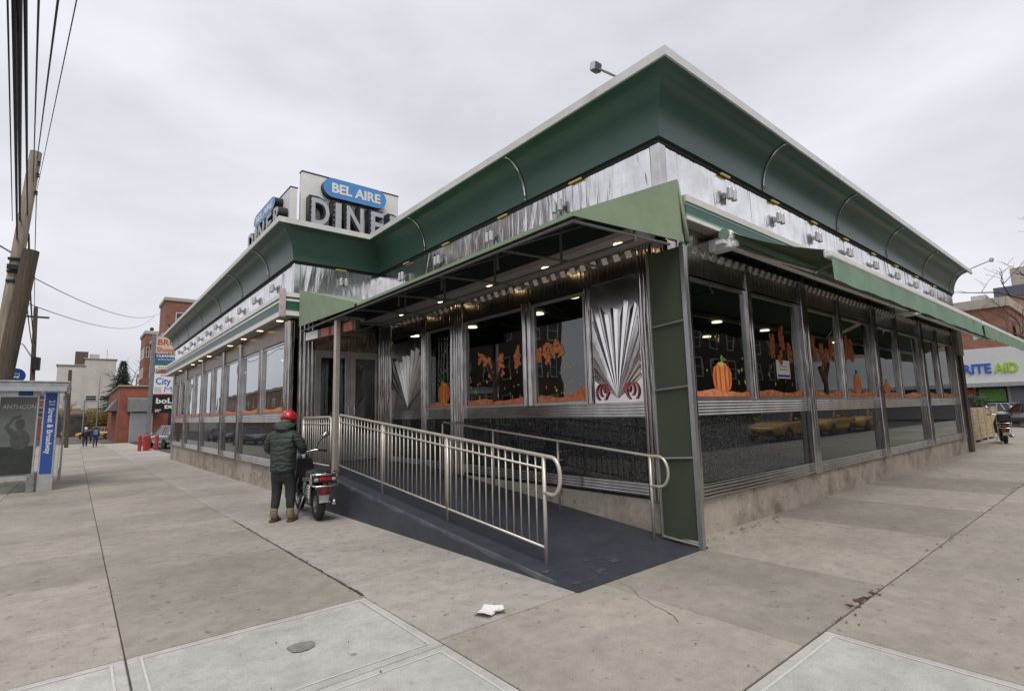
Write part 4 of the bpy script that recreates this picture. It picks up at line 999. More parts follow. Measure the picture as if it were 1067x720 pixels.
def moped(label, group=None, top_box=False):
    S = thing('moped', label, 'moped', group=group)
    r = .265; wb = 1.27
    wheel(S, (0, 0, r), r, .13); wheel(S, (0, wb, r), r, .11)
    m = MB(); m.tube([(-.12, -.02, r), (-.12, .35, .36), (-.1, .5, .42)], .022, 6); m.tube([(.12, -.02, r), (.12, .35, .36), (.1, .5, .42)], .022, 6)
    for s in (-.12, .12): m.tube([(s, .5, .36), (s, .85, .30), (s, 1.0, .45), (s * .3, 1.08, .78)], .022, 6); m.tube([(s, .45, .36), (s, .25, .62), (s, -.25, .70)], .018, 6)
    m.build('frame', M_blk, S, smooth=True)
    for s in (-.15, .15):
        m = MB(); m.tube([(s, 0, r + .03), (s * .95, -.02, .66)], .012, 6)
        for k in range(9): m.lathe([(.03, 0), (.034, .008), (.03, .016)], (s * (1 - .0006 * k), -.001 * k, .36 + .026 * k), (0, 0, 1), 10)
        m.build('shock_absorber', M_chrome, S)
    m = MB(); m.box(-.13, .13, .16, .56, .30, .58); m.build('engine_cover', M_plast, S, bevel=.05)
    m = MB(); m.tube([(.17, .35, .26), (.19, .1, .25), (.20, -.22, .30)], [.025, .05, .05], 10); m.build('exhaust', M_chrome, S, smooth=True)
    m = MB(); m.box(-.13, .13, .52, .98, .27, .33); m.build('footboard', M_blk, S, bevel=.02)
    # seat, rounded and stepped
    m = MB(); L = []
    for (y, hw, z0, z1) in ((-.30, .09, .70, .77), (-.20, .125, .67, .81), (.10, .13, .65, .81), (.2, .13, .63, .78), (.45, .11, .62, .76), (.56, .07, .62, .72)):
        L.append([m.bm.verts.new(p) for p in ((-hw, y, z0), (-hw, y, z1 - .035), (-hw * .7, y, z1), (hw * .7, y, z1), (hw, y, z1 - .035), (hw, y, z0))])
    for a, b in zip(L, L[1:]):
        for k in range(6): m.bm.faces.new((a[k], a[(k + 1) % 6], b[(k + 1) % 6], b[k]))
    m.bm.faces.new(L[0]); m.bm.faces.new(L[-1]); m.build('seat', pm('seat_vinyl', (.016, .016, .018), .45), S, bevel=.012, smooth=True)
    # side panels
    for s in (-1, 1):
        m = MB(); m.slab([(s * .135, .45, .58), (s * .12, -.30, .66), (s * .10, -.36, .73), (s * .125, .1, .68), (s * .13, .5, .64)], (s * .02, 0, 0)); m.build('side_panel', M_plast, S, bevel=.008)
    # tail: lamp with pale ends, bracket, plate, flap
    m = MB(); m.box(-.10, .10, -.405, -.30, .65, .71); t = m.build('tail_light', pm('tail_red', (.42, .012, .012), .15, coat=.6), S, bevel=.025)
    for s in (-1, 1):
        m = MB(); m.box(s * .135 - .033, s * .135 + .033, -.40, -.31, .652, .705); m.build('turn_signal', pm('lamp_clear', (.55, .50, .46), .15, coat=.5), t, bevel=.02)
    m = MB()
    for z, w in ((.78, .20), (.60, .19)): m.tube([(-w, -.15, z), (-w, -.42, z - .01), (-w + .04, -.46, z - .015), (w - .04, -.46, z - .015), (w, -.42, z - .01), (w, -.15, z)], .014, 8)
    for x in (-.12, 0, .12): m.tube([(x, -.46, .765), (x, -.12, .785)], .009, 6)
    for s in (-1, 1): m.tube([(s * .2, -.3, .78), (s * .19, -.3, .60)], .012, 6); m.tube([(s * .19, -.2, .60), (s * .15, -.05, .3)], .012, 6)
    m.build('rear_rack', M_chrome, S, smooth=True)
    m = MB(); m.box(-.185, .185, -.37, -.22, .62, .745); m.build('tail_housing', M_plast, S, bevel=.03)
    m = MB(); m.slab([(-.11, -.385, .44), (.11, -.385, .44), (.12, -.41, .57), (-.12, -.41, .57)], (0, .008, 0)); m.build('number_plate', pm('plate_red', (.20, .03, .045), .4, var=.9, scale=16), S)
    m = MB(); pts = [(0, (r + .045) * math.cos(R(a)), r + (r + .045) * math.sin(R(a))) for a in range(35, 176, 12)]
    rows = [[m.bm.verts.new((x, -p[1] * -1, p[2] + (0 if abs(x) < .06 else -.03))) for x in (-.085, -.05, .05, .085)] for p in pts]
    for a, b in zip(rows, rows[1:]):
        for i in range(3): m.bm.faces.new((a[i], a[i + 1], b[i + 1], b[i]))
    o = m.build('rear_fender', M_plast, S, smooth=True); sd = o.modifiers.new('t', 'SOLIDIFY'); sd.thickness = .006
    m = MB(); m.slab([(-.07, -.31, .31), (.07, -.31, .31), (.075, -.345, .43), (-.075, -.345, .43)], (0, .006, 0)); m.build('mud_flap', pm('flap_pale', (.58, .52, .50), .5, var=.3, scale=20), S)
    m = MB(); rows = []
    for a in range(15, 166, 12): rows.append([m.bm.verts.new((x, wb + (r + .04) * math.cos(R(a)), r + (r + .04) * math.sin(R(a)) - (.025 if abs(x) > .06 else 0))) for x in (-.075, -.045, .045, .075)])
    for a, b in zip(rows, rows[1:]):
        for i in range(3): m.bm.faces.new((a[i], a[i + 1], b[i + 1], b[i]))
    o = m.build('front_fender', M_plast, S, smooth=True); sd = o.modifiers.new('t', 'SOLIDIFY'); sd.thickness = .006
    m = MB()
    for s in (-.085, .085): m.tube([(s, wb, r), (s, wb - .14, .74)], .02, 8)
    m.tube([(0, wb - .13, .70), (0, wb - .25, 1.02)], .03, 8); m.build('fork', M_chrome, S, smooth=True)
    m = MB(); m.slab([(-.19, 1.00, .34), (.19, 1.00, .34), (.21, 1.06, .70), (.12, 1.02, .94), (-.12, 1.02, .94), (-.21, 1.06, .70)], (0, .05, .01)); m.build('leg_shield', M_plast, S, bevel=.02)
    m = MB(); m.ball((0, 1.13, .93), .10, .09, .10, 12); h = m.build('headlight', M_plast, S, smooth=True)
    m = MB(); m.ball((0, 1.185, .93), .078, .05, .078, 12); m.build('headlight_lens', pm('lamp_clear', (.55, .50, .46), .15), h, smooth=True)
    m = MB(); m.tube([(-.34, .90, 1.05), (-.18, .98, 1.07), (0, 1.01, 1.03), (.18, .98, 1.07), (.34, .90, 1.05)], .014, 8); hb = m.build('handlebar', M_chrome, S, smooth=True)
    for s in (-1, 1):
        m = MB(); m.tube([(s * .22, .96, 1.066), (s * .36, .89, 1.048)], .02, 8); m.build('grip', M_rub, hb, smooth=True)
        m = MB(); m.tube([(s * .2, 1.0, 1.07), (s * .34, .96, 1.055)], .007, 5); m.build('brake_lever', M_chrome, hb)
        m = MB(); m.tube([(s * .19, .99, 1.07), (s * .24, .97, 1.2), (s * .31, .95, 1.30)], .008, 6); mi = m.build('mirror_stalk', M_blk, S)
        m = MB(); m.ball((s * .345, .94, 1.335), .085, .022, .05, 12, Matrix.Rotation(R(-s * 32), 3, 'Y')); mr = m.build('mirror', M_blk, mi, smooth=True)
        m = MB(); m.ball((s * .345, .924, 1.335), .07, .010, .038, 12, Matrix.Rotation(R(-s * 32), 3, 'Y')); m.build('mirror_glass', M_chrome, mr, smooth=True)
    m = MB(); m.tube([(-.13, .45, .34), (-.25, .36, .02), (-.27, .33, .008)], .012, 6); m.build('side_stand', M_chrome, S)
    if top_box:
        m = MB(); m.box(-.2, .2, -.48, -.10, .80, 1.10); m.build('top_box', M_plast, S, bevel=.06)
    return S
mp1 = moped('black moped with silver rear rack parked by the ramp beside the person')
place(mp1, (3.12, 8.78, zg(8.8) + .006), R(-5))
mp2 = moped('dark scooter with rear top box on the right sidewalk by the planters', top_box=True)
place(mp2, (26.7, 3.45, .006), R(-78))

# ------------------------------------------------------------------ litter
m = MB()
def sheet_paper(c, w, h, a, seed):
    rnd = random.Random(seed); N = 4; g = []
    for i in range(N + 1):
        row = []
        for j in range(N + 1):
            u = (i / N - .5) * w; v = (j / N - .5) * h; row.append(m.bm.verts.new((c[0] + u * math.cos(a) - v * math.sin(a), c[1] + u * math.sin(a) + v * math.cos(a), .008 + c[2] + max(0, abs(u) / w - .2) * .09 + rnd.uniform(0, .008))))
        g.append(row)
    for i in range(N):
        for j in range(N): m.bm.faces.new((g[i][j], g[i + 1][j], g[i + 1][j + 1], g[i][j + 1]))
sheet_paper((2.66, 3.60, 0), .18, .15, .4, 1); sheet_paper((2.75, 3.55, .004), .11, .10, 1.2, 2)
o = m.build('paper_scrap', M_paper, None); sd = o.modifiers.new('t', 'SOLIDIFY'); sd.thickness = .001
tag(o, 'crumpled white paper scrap on the sidewalk in front of the ramp', 'litter')
m = MB(); rnd = random.Random(9)
M_leaf = pm('dead_leaf', (.085, .055, .03), .9, var=.5, scale=60)
def leafbit(x, y, s):
    a = rnd.uniform(0, 6.3); z = zg(y) + .005
    p = [(x + s * q * math.cos(a + t), y + s * q * math.sin(a + t), z + rnd.uniform(0, .012)) for t, q in ((0, 1), (1.2, .5), (2.4, .7), (3.5, .9), (4.8, .45))]
    m.poly(p)
for k in range(110): leafbit(rnd.uniform(4.4, 22), 1.655 + rnd.gauss(0, .03), rnd.uniform(.006, .022))
for k in range(40): leafbit(rnd.uniform(6.0, 8.0), 3.62 - abs(rnd.gauss(0, .06)), rnd.uniform(.01, .03))
for k in range(120): leafbit(rnd.uniform(-2, 3.4), rnd.uniform(2.5, 16), rnd.uniform(.004, .013))
for k in range(90): leafbit(rnd.uniform(2.3, 14), rnd.uniform(.3, 3.4), rnd.uniform(.004, .013))
for k in range(60): leafbit(2.11 + rnd.gauss(0, .02), rnd.uniform(4.6, 10), rnd.uniform(.006, .016))
for k in range(12): leafbit(5.1 + rnd.gauss(0, .1), 1.67 + rnd.gauss(0, .03), rnd.uniform(.02, .04))
tag(m.build('dead_leaves', M_leaf), kind='stuff', label='scattered dead leaves and dirt crumbs on the sidewalk slabs', cat='leaf litter')
# cracked dirt line along the long joint left of the ramp
m = MB(); rnd = random.Random(5); prev = None
for k in range(90):
    y = 4.75 + 5.1 * k / 89; w = .006 + .008 * rnd.random() * (1.4 if y < 7 else .6); x = 2.11 + .003 * math.sin(k * 7.)
    cur = (m.bm.verts.new((x - w, y, zg(y) + .0045)), m.bm.verts.new((x + w, y, zg(y) + .0045)))
    if prev: m.bm.faces.new((prev[0], cur[0], cur[1], prev[1]))
    prev = cur
struct(m.build('sidewalk_crack', M_dirt))

m = MB(); rnd = random.Random(31)
for (x, y, a, n) in ((1.0, 7.9, .3, 26), (-.7, 6.3, 2.6, 20), (2.9, 6.0, 1.2, 22), (3.6, 2.4, .5, 20), (7.4, 2.9, 1.9, 16), (1.4, 12.2, .1, 20), (6.9, .4, .9, 16)):
    prev = None
    for k in range(n):
        a += rnd.uniform(-.35, .35) if k % 3 else rnd.uniform(-.6, .6); x += .06 * math.cos(a); y += .06 * math.sin(a); w = .0022 * (1 - k / n) + .0008; z = zg(y) + .0042
        cur = (m.bm.verts.new((x - w * math.sin(a), y + w * math.cos(a), z)), m.bm.verts.new((x + w * math.sin(a), y - w * math.cos(a), z)))
        if prev: m.bm.faces.new((prev[0], cur[0], cur[1], prev[1]))
        prev = cur
struct(m.build('sidewalk_crack', M_dirt))
m = MB(); m.poly([(1.33 + .095 * math.cos(k * .6283) * (1 + .18 * math.sin(k * 2.1)), 4.02 + .085 * math.sin(k * .6283), .0045) for k in range(10)]); struct(m.build('concrete_patch', pm('patch_grey', (.23, .215, .19), .9, var=.2, scale=20)))

# ------------------------------------------------------------------ cars
M_carglass = pm('car_glass', (.012, .014, .016), .04, var=.1, spec=.9)
def car(label, paint, kind='suv', taxi=False, group=None, cat='car'):
    C = thing('parked_car', label, cat, group=group); suv = kind == 'suv'
    bel = 1.02 if suv else .93; rf = 1.66 if suv else 1.43
    st = [(-2.28, .70, .46, bel - .18), (-2.16, .85, .32, bel - .03), (-1.4, .91, .26, bel), (0, .92, .23, bel - .01), (.95, .91, .23, bel - .03), (1.6, .89, .25, bel - .12), (2.08, .82, .28, bel - .22), (2.28, .62, .40, bel - .34)]
    m = MB(); L = []
    for (y, hw, zb, zt) in st:
        h = zt - zb; pr = [(hw * .86, zb), (hw * .98, zb + .10), (hw, zb + h * .5), (hw * .975, zb + h * .85), (hw * .90, zt - .01), (hw * .55, zt + .015)]
        L.append([m.bm.verts.new((x, y, z)) for x, z in pr] + [m.bm.verts.new((-x, y, z)) for x, z in reversed(pr)])
    for a, b in zip(L, L[1:]):
        n = len(a)
        for k in range(n): m.bm.faces.new((a[k], a[(k + 1) % n], b[(k + 1) % n], b[k]))
    m.bm.faces.new(L[0]); m.bm.faces.new(L[-1])
    b = m.build('body', paint, C, smooth=True); sb = b.modifiers.new('s', 'SUBSURF'); sb.levels = 1; sb.render_levels = 1
    # greenhouse
    yb0, yb1, yt0, yt1 = (-2.12, 1.0, -1.85, .15) if suv else (-1.75, 1.0, -1.0, .12)
    m = MB(); lo = [(-.80, yb0, bel - .03), (.80, yb0, bel - .03), (.80, yb1, bel - .05), (-.80, yb1, bel - .05)]; hi = [(-.62, yt0, rf - .03), (.62, yt0, rf - .03), (.62, yt1, rf - .03), (-.62, yt1, rf - .03)]
    a = [m.bm.verts.new(p) for p in lo]; c = [m.bm.verts.new(p) for p in hi]
    for k in range(4): m.bm.faces.new((a[k], a[(k + 1) % 4], c[(k + 1) % 4], c[k]))
    m.bm.faces.new(c); m.build('windows', M_carglass, C, bevel=.03)
    m = MB(); m.slab([(-.64, yt0 - .03, rf - .04), (.64, yt0 - .03, rf - .04), (.64, yt1 + .02, rf - .04), (-.64, yt1 + .02, rf - .04)], (0, 0, .055)); m.build('roof', paint, C, bevel=.03)
    m = MB()
    for s in (-1, 1):
        for (yb_, yt_) in ((yb0, yt0), (yb1, yt1), ((yb0 + yb1) / 2 - .1, (yt0 + yt1) / 2 + .02), (yb0 * .55 + yb1 * .2 - .2, yt0 * .55 + yt1 * .2 - .1)):
            m.tube([(s * .81, yb_, bel - .03), (s * .63, yt_, rf - .03)], .03, 6)
    m.build('pillars', paint, C)
    for s in (-1, 1):
        for y in (-1.38, 1.40):
            m = MB(); m.lathe([(.001, -.006), (.375, -.006), (.375, .03), (.001, .03)], (s * .885, y, .34), (s, 0, 0), 24); m.build('wheel_arch', M_blk, C)
            w = wheel(C, (s * .82, y, .33), .33, .21, spokes=7)
        m = MB(); m.slab([(s * .42, 2.2, .60), (s * .80, 2.02, .64), (s * .81, 1.98, .74), (s * .45, 2.2, .70)], (0, .04, .0)); m.build('headlight', pm('lamp_clear', (.55, .5, .46), .15), C, bevel=.015)
        m = MB(); m.box(s * .74 - .10, s * .74 + .10, -2.26, -2.10, .70, bel - .10); m.build('tail_light', pm('tail_red', (.42, .012, .012), .15), C, bevel=.03)
        m = MB(); m.ball((s * .98, .78, bel + .06), .10, .06, .07, 8); m.build('side_mirror', paint, C, smooth=True)
        for y in (-.55, .35):
            m = MB(); m.box(s * .915 - .02, s * .915 + .02, y, y + .16, bel - .20, bel - .17); m.build('door_handle', M_chrome, C)
    m = MB(); m.box(-.5, .5, 2.17, 2.255, .42, .60); m.build('grille', M_blk, C, bevel=.02)
    m = MB(); m.box(-.8, .8, -2.31, -2.15, .36, .52); m.build('bumper', M_blk, C, bevel=.04)
    m = MB(); m.box(-.26, .26, -2.325, -2.30, .60, .71); m.build('number_plate', M_paper, C)
    if taxi:
        m = MB(); m.box(-.32, .32, -.75, -.5, rf + .02, rf + .18); m.build('roof_light', M_white, C, bevel=.03)
    return C
P_yel = pm('taxi_yellow', (.62, .34, .02), .25, var=.05, coat=.6)
P_sil = pm('silver_paint', (.42, .43, .45), .25, metal=.6, var=.06, coat=.6)
P_dk = pm('dark_paint', (.03, .032, .04), .2, var=.1, coat=.7)
P_wht = pm('white_car_paint', (.70, .70, .70), .25, var=.05, coat=.6)
P_blu = pm('blue_grey_paint', (.10, .13, .19), .25, var=.08, coat=.6)
tx = car('nearest yellow taxi parked across the sidewalk, seen as a reflection in the granite', P_yel, 'suv', True, 'yellow taxis parked at the kerb', 'taxi'); place(tx, (27.5, -4.3, -.126), R(90))
t2 = copy_tree(tx); place(t2, (33.0, -4.3, -.126), R(90), 'middle one of three yellow taxis seen reflected in the granite')
t3 = copy_tree(tx); place(t3, (38.6, -4.3, -.126), R(90), 'farthest of three yellow taxis at the kerb')
cs = car('silver hatchback parked behind the red bollards beside the diner', P_sil, 'suv'); place(cs, (5.6, 48.0, zg(48)), R(12))
c1 = car('white car parked on the left street, mirrored in the granite', P_wht, 'suv', group='cars parked on the left street'); place(c1, (-4.4, 26, zg(26) - .13), 0)
c2 = copy_tree(c1); place(c2, (-4.4, 38, zg(38) - .13), 0, 'second white car along the left street kerb')
c3 = car('blue-grey sedan parked on the left street, mirrored in the granite', P_blu, 'sedan', group='cars parked on the left street'); place(c3, (-4.4, 50, zg(50) - .13), 0)
c4 = copy_tree(c3); place(c4, (-4.4, 62, zg(62) - .13), 0, 'blue-grey sedan farthest along the left street kerb')
c5 = car('pale silver car in the lot before the store', P_sil, 'sedan'); place(c5, (49.0, 6.6, -.03), R(-20))
c6 = car('dark grey sedan in the lot at the right edge, nearer than the pale one', P_dk, 'sedan'); place(c6, (44.0, 4.3, -.03), R(-60))
c7 = car('white car at the far end of the lot by the shop window', P_wht, 'suv'); place(c7, (52.5, 8.6, -.03), R(-80))
yv = car('yellow van far down the sidewalk beyond the two walkers', P_yel, 'suv', cat='van'); place(yv, (2.2, 98, zg(98)), R(80))

# ------------------------------------------------------------------ bus shelter
YS = 18.8
SH = thing('bus_shelter', 'glass and steel bus shelter with a blue street-name end panel and a dark poster', 'bus shelter', (-1.4, YS, zg(YS)), absolute=True)
g0 = zg(YS)
m = MB(); m.box(-2.75, -.22, YS - .35, YS + 4.2, 2.60, 2.70); m.box(-2.78, -.19, YS - .38, YS + 4.23, 2.70, 2.74); m.build('roof', pm('shelter_roof', (.42, .44, .44), .3, metal=.4), SH, bevel=.01)
m = MB(); m.box(-2.72, -.26, YS - .36, YS - .35, 2.47, 2.60); m.build('roof_glass_edge', M_glassw, SH)
m = MB(); m.box(-.72, -.40, YS - .04, YS + .1, g0, 2.60); en = m.build('end_panel', M_alu, SH, bevel=.008)
m = MB(); m.box(-.685, -.445, YS - .05, YS - .041, .30, 2.44); m.build('blue_face', M_navy, en)
text('21 Street & Broadway', .165, M_white, en, 'street_lettering', (-.60, YS - .053, 2.24), (0, 0, -1), (1, 0, 0), .002, .003, width=1.42)
m = MB(); m.box(-1.60, -.80, YS + .0, YS + .10, .16, 2.50); m.build('poster_case', M_alu, SH, bevel=.008)
m = MB(); m.box(-1.55, -.84, YS - .008, YS - .002, .30, 2.33); po = m.build('poster', pm('poster_grey', (.145, .158, .145), .35, var=.3, scale=1.5), SH)
m = MB(); m.box(-1.545, -.845, YS - .012, YS - .009, .34, 1.05); m.build('poster_dark_band', pm('poster_dark', (.035, .043, .038), .35, var=.3), po)
text('ANTI-ICON', .155, pm('poster_letter', (.62, .62, .57), .5), po, 'poster_lettering', (-1.50, YS - .014, 2.02), (1, 0, 0), (0, 0, 1), .001, .0, width=.64)
# figure on the poster, generic
m = MB(); yy = YS - .0125
def blob(cx, cz, rx, rz, n=18, dy=0.): m.slab([(cx + rx * math.cos(2 * math.pi * k / n), yy - dy, cz + rz * math.sin(2 * math.pi * k / n)) for k in range(n)], (0, -.001, 0))
blob(-1.14, 1.62, .09, .14, dy=.0016); blob(-1.12, 1.22, .19, .26, dy=.0032); m.slab([(-1.28, yy, 1.28), (-1.44, yy, 1.55), (-1.28, yy, 1.82), (-1.12, yy, 1.86), (-1.13, yy, 1.80), (-1.26, yy, 1.74), (-1.35, yy, 1.56), (-1.18, yy, 1.40)], (0, -.001, 0))
m.build('poster_figure', pm('poster_figure_grey', (.075, .078, .07), .35), po)
m = MB(); m.box(-1.22, -.94, YS - .03, YS - .012, 2.36, 2.48); m.build('route_plate', M_navy, SH)
m = MB(); m.box(-.93, -.80, YS - .03, YS - .012, 2.36, 2.48); m.build('map_plate', M_paper, SH)
for (x, y) in ((-1.68, YS - .1), (-2.6, YS + .1), (-2.6, YS + 4.0), (-.34, YS + 4.0)):
    m = MB(); m.box(x - .04, x + .04, y - .04, y + .04, zg(y), 2.60); m.build('post', M_alu, SH, bevel=.006)
m = MB(); m.box(-2.58, -1.74, YS + .05, YS + .062, .3, 2.45); m.build('side_glass', glassmat('clear_glass', (.78, .83, .82), .05, 1.45), SH)
m = MB(); m.box(-.34, -.325, YS + .2, YS + 3.9, .3, 2.45); m.build('back_glass', glassmat('clear_glass'), SH)
m = MB(); m.box(-.92, -.74, YS + .4, YS + 3.0, .28, .34); m.box(-.9, -.76, YS + .45, YS + .55, -.2, .28); m.box(-.9, -.76, YS + 2.7, YS + 2.8, -.2, .28); m.build('bench', M_alu, SH)
m = MB(); m.box(-.92, -.76, YS - .10, YS - .01, g0, .33); m.build('service_box', pm('service_grey', (.23, .23, .22), .6), SH, bevel=.01)
# round bus stop sign
BS = thing('bus_stop_sign', 'round blue bus stop sign rising above the shelter roof', 'bus stop sign', (-1.6, 23, zg(23)), absolute=True)
m = MB(); m.tube([(-1.6, 23, zg(23)), (-1.6, 23, 3.3)], .035, 8); m.build('pole', M_alu, BS)
m = MB(); m.lathe([(.001, -.012), (.24, -.012), (.24, .012), (.001, .012)], (-1.6, 22.94, 3.16), (0, 1, 0), 24); ds = m.build('disc', M_navy, BS)
m = MB(); m.box(-1.69, -1.51, 22.915, 22.926, 3.10, 3.24); m.box(-1.67, -1.63, 22.915, 22.926, 3.07, 3.10); m.box(-1.57, -1.53, 22.915, 22.926, 3.07, 3.10); m.build('bus_symbol', M_white, ds)
m = MB(); m.box(-1.67, -1.53, 22.910, 22.914, 3.16, 3.22); m.build('bus_symbol_window', M_navy, ds)

# ------------------------------------------------------------------ poles and cables
def pole(label, base, top, r0, r1, mat, group=None):
    P = thing('utility_pole', label, 'utility pole', base, absolute=True, group=group)
    m = MB(); b, t = Vector(base), Vector(top); m.tube([b + (t - b) * k / 6 for k in range(7)], [r0 + (r1 - r0) * k / 6 for k in range(7)], 14); m.build('shaft', mat, P, smooth=False); return P
pA = pole('tall pale wooden utility pole leaning over the bus shelter', (-2.15, 22, zg(22) - .2), (-1.56, 22, 10.35), .20, .15, M_wood)
m = MB()
for z in (6.0, 6.3, 6.7): m.tube([(-1.95, 21.85, z), (-1.65, 21.8, z + .02), (-1.6, 22.1, z)], .05, 6)
m.box(-1.95, -1.55, 21.7, 21.8, 6.35, 6.5); m.build('bracket', M_blk, pA)
m = MB(); m.tube([(-1.85, 22, 6.9), (-2.6, 21.6, 7.3), (-3.4, 21.3, 7.35)], .03, 6); m.obox((-3.6, 21.2, 7.33), (.3, -.1, 0), (.03, .08, 0), (0, 0, .06)); m.build('lamp_arm', M_tube, pA)
for z in (8.9, 9.5, 9.9):
    m = MB(); m.lathe([(.001, 0), (.05, 0), (.03, .06), (.05, .10), (.001, .14)], (-1.46, 21.9, z), (0, 0, 1), 10); m.build('insulator', M_blk, pA)
pB = pole('stubby dark wooden utility pole standing against the tall pale one', (-2.03, 21.5, zg(21.5) - .2), (-1.42, 21.5, 6.95), .22, .20, M_woodd)
pC = pole('thin dark utility pole farther down the left kerb, with a lamp arm', (-2.2, 45, zg(45)), (-2.5, 45, 9.1), .15, .11, M_woodd)
m = MB(); m.tube([(-2.35, 45, 5.6), (-2.9, 45, 6.6), (-3.4, 45, 6.9)], .035, 6); m.obox((-3.5, 44.9, 6.9), (.3, 0, 0), (0, .1, 0), (0, 0, .06)); m.build('lamp_arm', M_tube, pC)
m = MB(); m.lathe([(.001, 0), (.24, 0), (.24, .8), (.001, .85)], (-2.25, 44.7, 5.0), (0, 0, 1), 12); m.build('transformer', M_blk, pC); m = MB(); m.box(-2.9, -1.8, 44.95, 45.05, 8.4, 8.52); m.build('crossarm', M_woodd, pC)
pD = pole('short dark pole rising beyond the blue shelter panel', (-.6, 62, zg(62)), (-.75, 62, 6.4), .16, .13, M_woodd)
def cable(a, b, sag, r, label):
    a, b = Vector(a), Vector(b); m = MB()
    m.tube([a + (b - a) * (k / 16) - Vector((0, 0, sag * 4 * (k / 16) * (1 - k / 16))) for k in range(17)], r, 6)
    tag(m.build('overhead_cable', M_wire, None, smooth=True), label, 'cable', 'cables strung overhead on the left')
def ext(a, b, t): a, b = Vector(a), Vector(b); return a + (b - a) * t
W_ = [((-1.95, 22, 7.95), (-.82, 7, 5.96), .010, 'leftmost overhead cable, thin, crossing the top left corner'),
      ((-1.80, 22, 7.36), (-.775, 7, 5.99), .024, 'thick overhead cable second from the left edge'),
      ((-1.78, 22, 8.0), (-.735, 7, 6.0), .030, 'thickest black overhead cable of the bundle beside the pole'),
      ((-1.62, 22, 8.2), (-.69, 7, 6.03), .020, 'overhead cable right of the thickest one'),
      ((-1.56, 22, 9.34), (-.59, 7, 6.08), .012, 'thin overhead cable reaching the upper third of the tall pole'),
      ((-1.52, 22, 10.15), (-.44, 7, 6.16), .013, 'overhead cable tied to the very top of the tall pole'),
      ((-1.46, 22, 9.04), (-.29, 7, 6.24), .007, 'rightmost thin overhead cable climbing to the top edge')]
for a, b, r, l in W_: cable(a, ext(a, b, 1.5), .0, r, l)
for k, (a, b, r, l) in enumerate([((-1.46, 22, 9.0), (-2.5, 45, 8.5), .014, 'cable from the tall pole down the street, uppermost'), ((-1.55, 22, 7.6), (-2.4, 45, 6.8), .03, 'thick cable from the tall pole down the street'), ((-1.6, 22, 6.6), (-2.3, 45, 5.9), .02, 'cable from the tall pole down the street, lowest')]): cable(a, b, .5, r, l)
cable((-1.5, 22, 6.3), (7.95, 80, 15.9), 1.2, .016, 'upper long cable running from the tall pole to the brick tower')
cable((-1.5, 22, 5.4), (7.9, 92, 17.0), 1.3, .014, 'lower long cable running from the tall pole to the brick tower')

# ------------------------------------------------------------------ pylon sign, bollards
YP = 45
PY = thing('pylon_sign', 'tall shopping pylon with stacked cream, blue, white and black sign panels on a grey post', 'pylon sign', (3.88, YP, zg(YP)), absolute=True)
PY['_abs'] = (3.95, YP, zg(YP))
m = MB(); m.box(3.86, 4.10, YP - .12, YP + .12, zg(YP), 7.75); m.build('post', pm('pylon_grey', (.20, .21, .22), .5, metal=.3), PY)
def panel(z0, z1, mat, name='panel'):
    m = MB(); m.box(4.12, 7.1, YP - .1, YP + .1, z0 + .01, z1 - .01); return m.build(name, mat, PY, bevel=.01)
def ptx(s, x, z, size, mat, par, w=None, off=.01): return text(s, size, mat, par, 'lettering', (x, YP - .104, z), (1, 0, 0), (0, 0, 1), .004, off, width=w)
p1 = panel(6.42, 7.65, pm('panel_cream', (.62, .54, .40), .5, var=.05)); M_signred = pm('sign_red', (.50, .05, .02), .5)
ptx('BRO', 4.19, 7.06, .58, M_signred, p1, 1.16, .012); ptx('Shoppi', 4.17, 6.55, .48, M_signred, p1, 1.24)
p2 = panel(6.12, 6.42, pm('panel_navy', (.02, .05, .20), .5)); ptx('CLEANERS', 4.17, 6.18, .25, M_white, p2, 1.3)
p3 = panel(5.88, 6.12, pm('panel_blue', (.04, .13, .42), .5)); ptx('SHIRTS DRY', 4.28, 5.94, .2, pm('pale_blue_letter', (.35, .45, .62), .5), p3, 1.7, 0) if False else None
m = MB(); rnd = random.Random(2); xx = 4.3
while xx < 6.4: w = rnd.uniform(.06, .13); m.box(xx, xx + w, YP - .106, YP - .101, 5.94, 6.06); xx += w + .04
m.build('small_print', pm('pale_blue_letter', (.35, .45, .62), .5), p3)
p4 = panel(5.58, 5.88, pm('panel_green', (.03, .16, .12), .5)); m = MB(); m.slab([(5.3, YP - .106, 5.6), (6.2, YP - .106, 5.6), (6.2, YP - .106, 5.84), (5.75, YP - .106, 5.72)], (0, .004, 0)); m.build('white_swoosh', M_white, p4)
p5 = panel(5.30, 5.58, M_white); m = MB(); xx = 4.35
while xx < 5.9: w = rnd.uniform(.05, .1); m.box(xx, xx + w, YP - .106, YP - .101, 5.38, 5.47); xx += w + .04
m.build('small_print', M_leafg, p5)
p6 = panel(3.52, 4.98, M_white); M_cityb = pm('city_blue', (.015, .09, .46), .5)
ptx('City', 4.22, 4.22, .66, M_cityb, p6, .92, .012); ptx('Ma', 4.72, 3.66, .56, M_cityb, p6, .80, -.006)
m = MB()
for z in (4.78, 4.88): m.box(4.5, 5.3, YP - .106, YP - .101, z, z + .04)
for z in (3.65, 3.78, 3.91): m.box(4.18, 4.6, YP - .106, YP - .101, z, z + .05)
m.build('small_print', pm('small_print_grey', (.25, .28, .34), .6), p6)
m = MB(); m.box(4.12, 7.1, YP - .11, YP + .11, 3.45, 3.52); m.build('red_strip', M_redp, PY)
p7 = panel(2.15, 3.45, pm('panel_black', (.012, .012, .013), .4)); ptx('boL', 4.3, 2.86, .54, M_white, p7, 1.0, .015); ptx('DE', 4.85, 2.5, .3, M_white, p7, .6, .02)
ptx('B BER', 4.3, 2.25, .16, M_white, p7, .6) if False else None
m = MB()
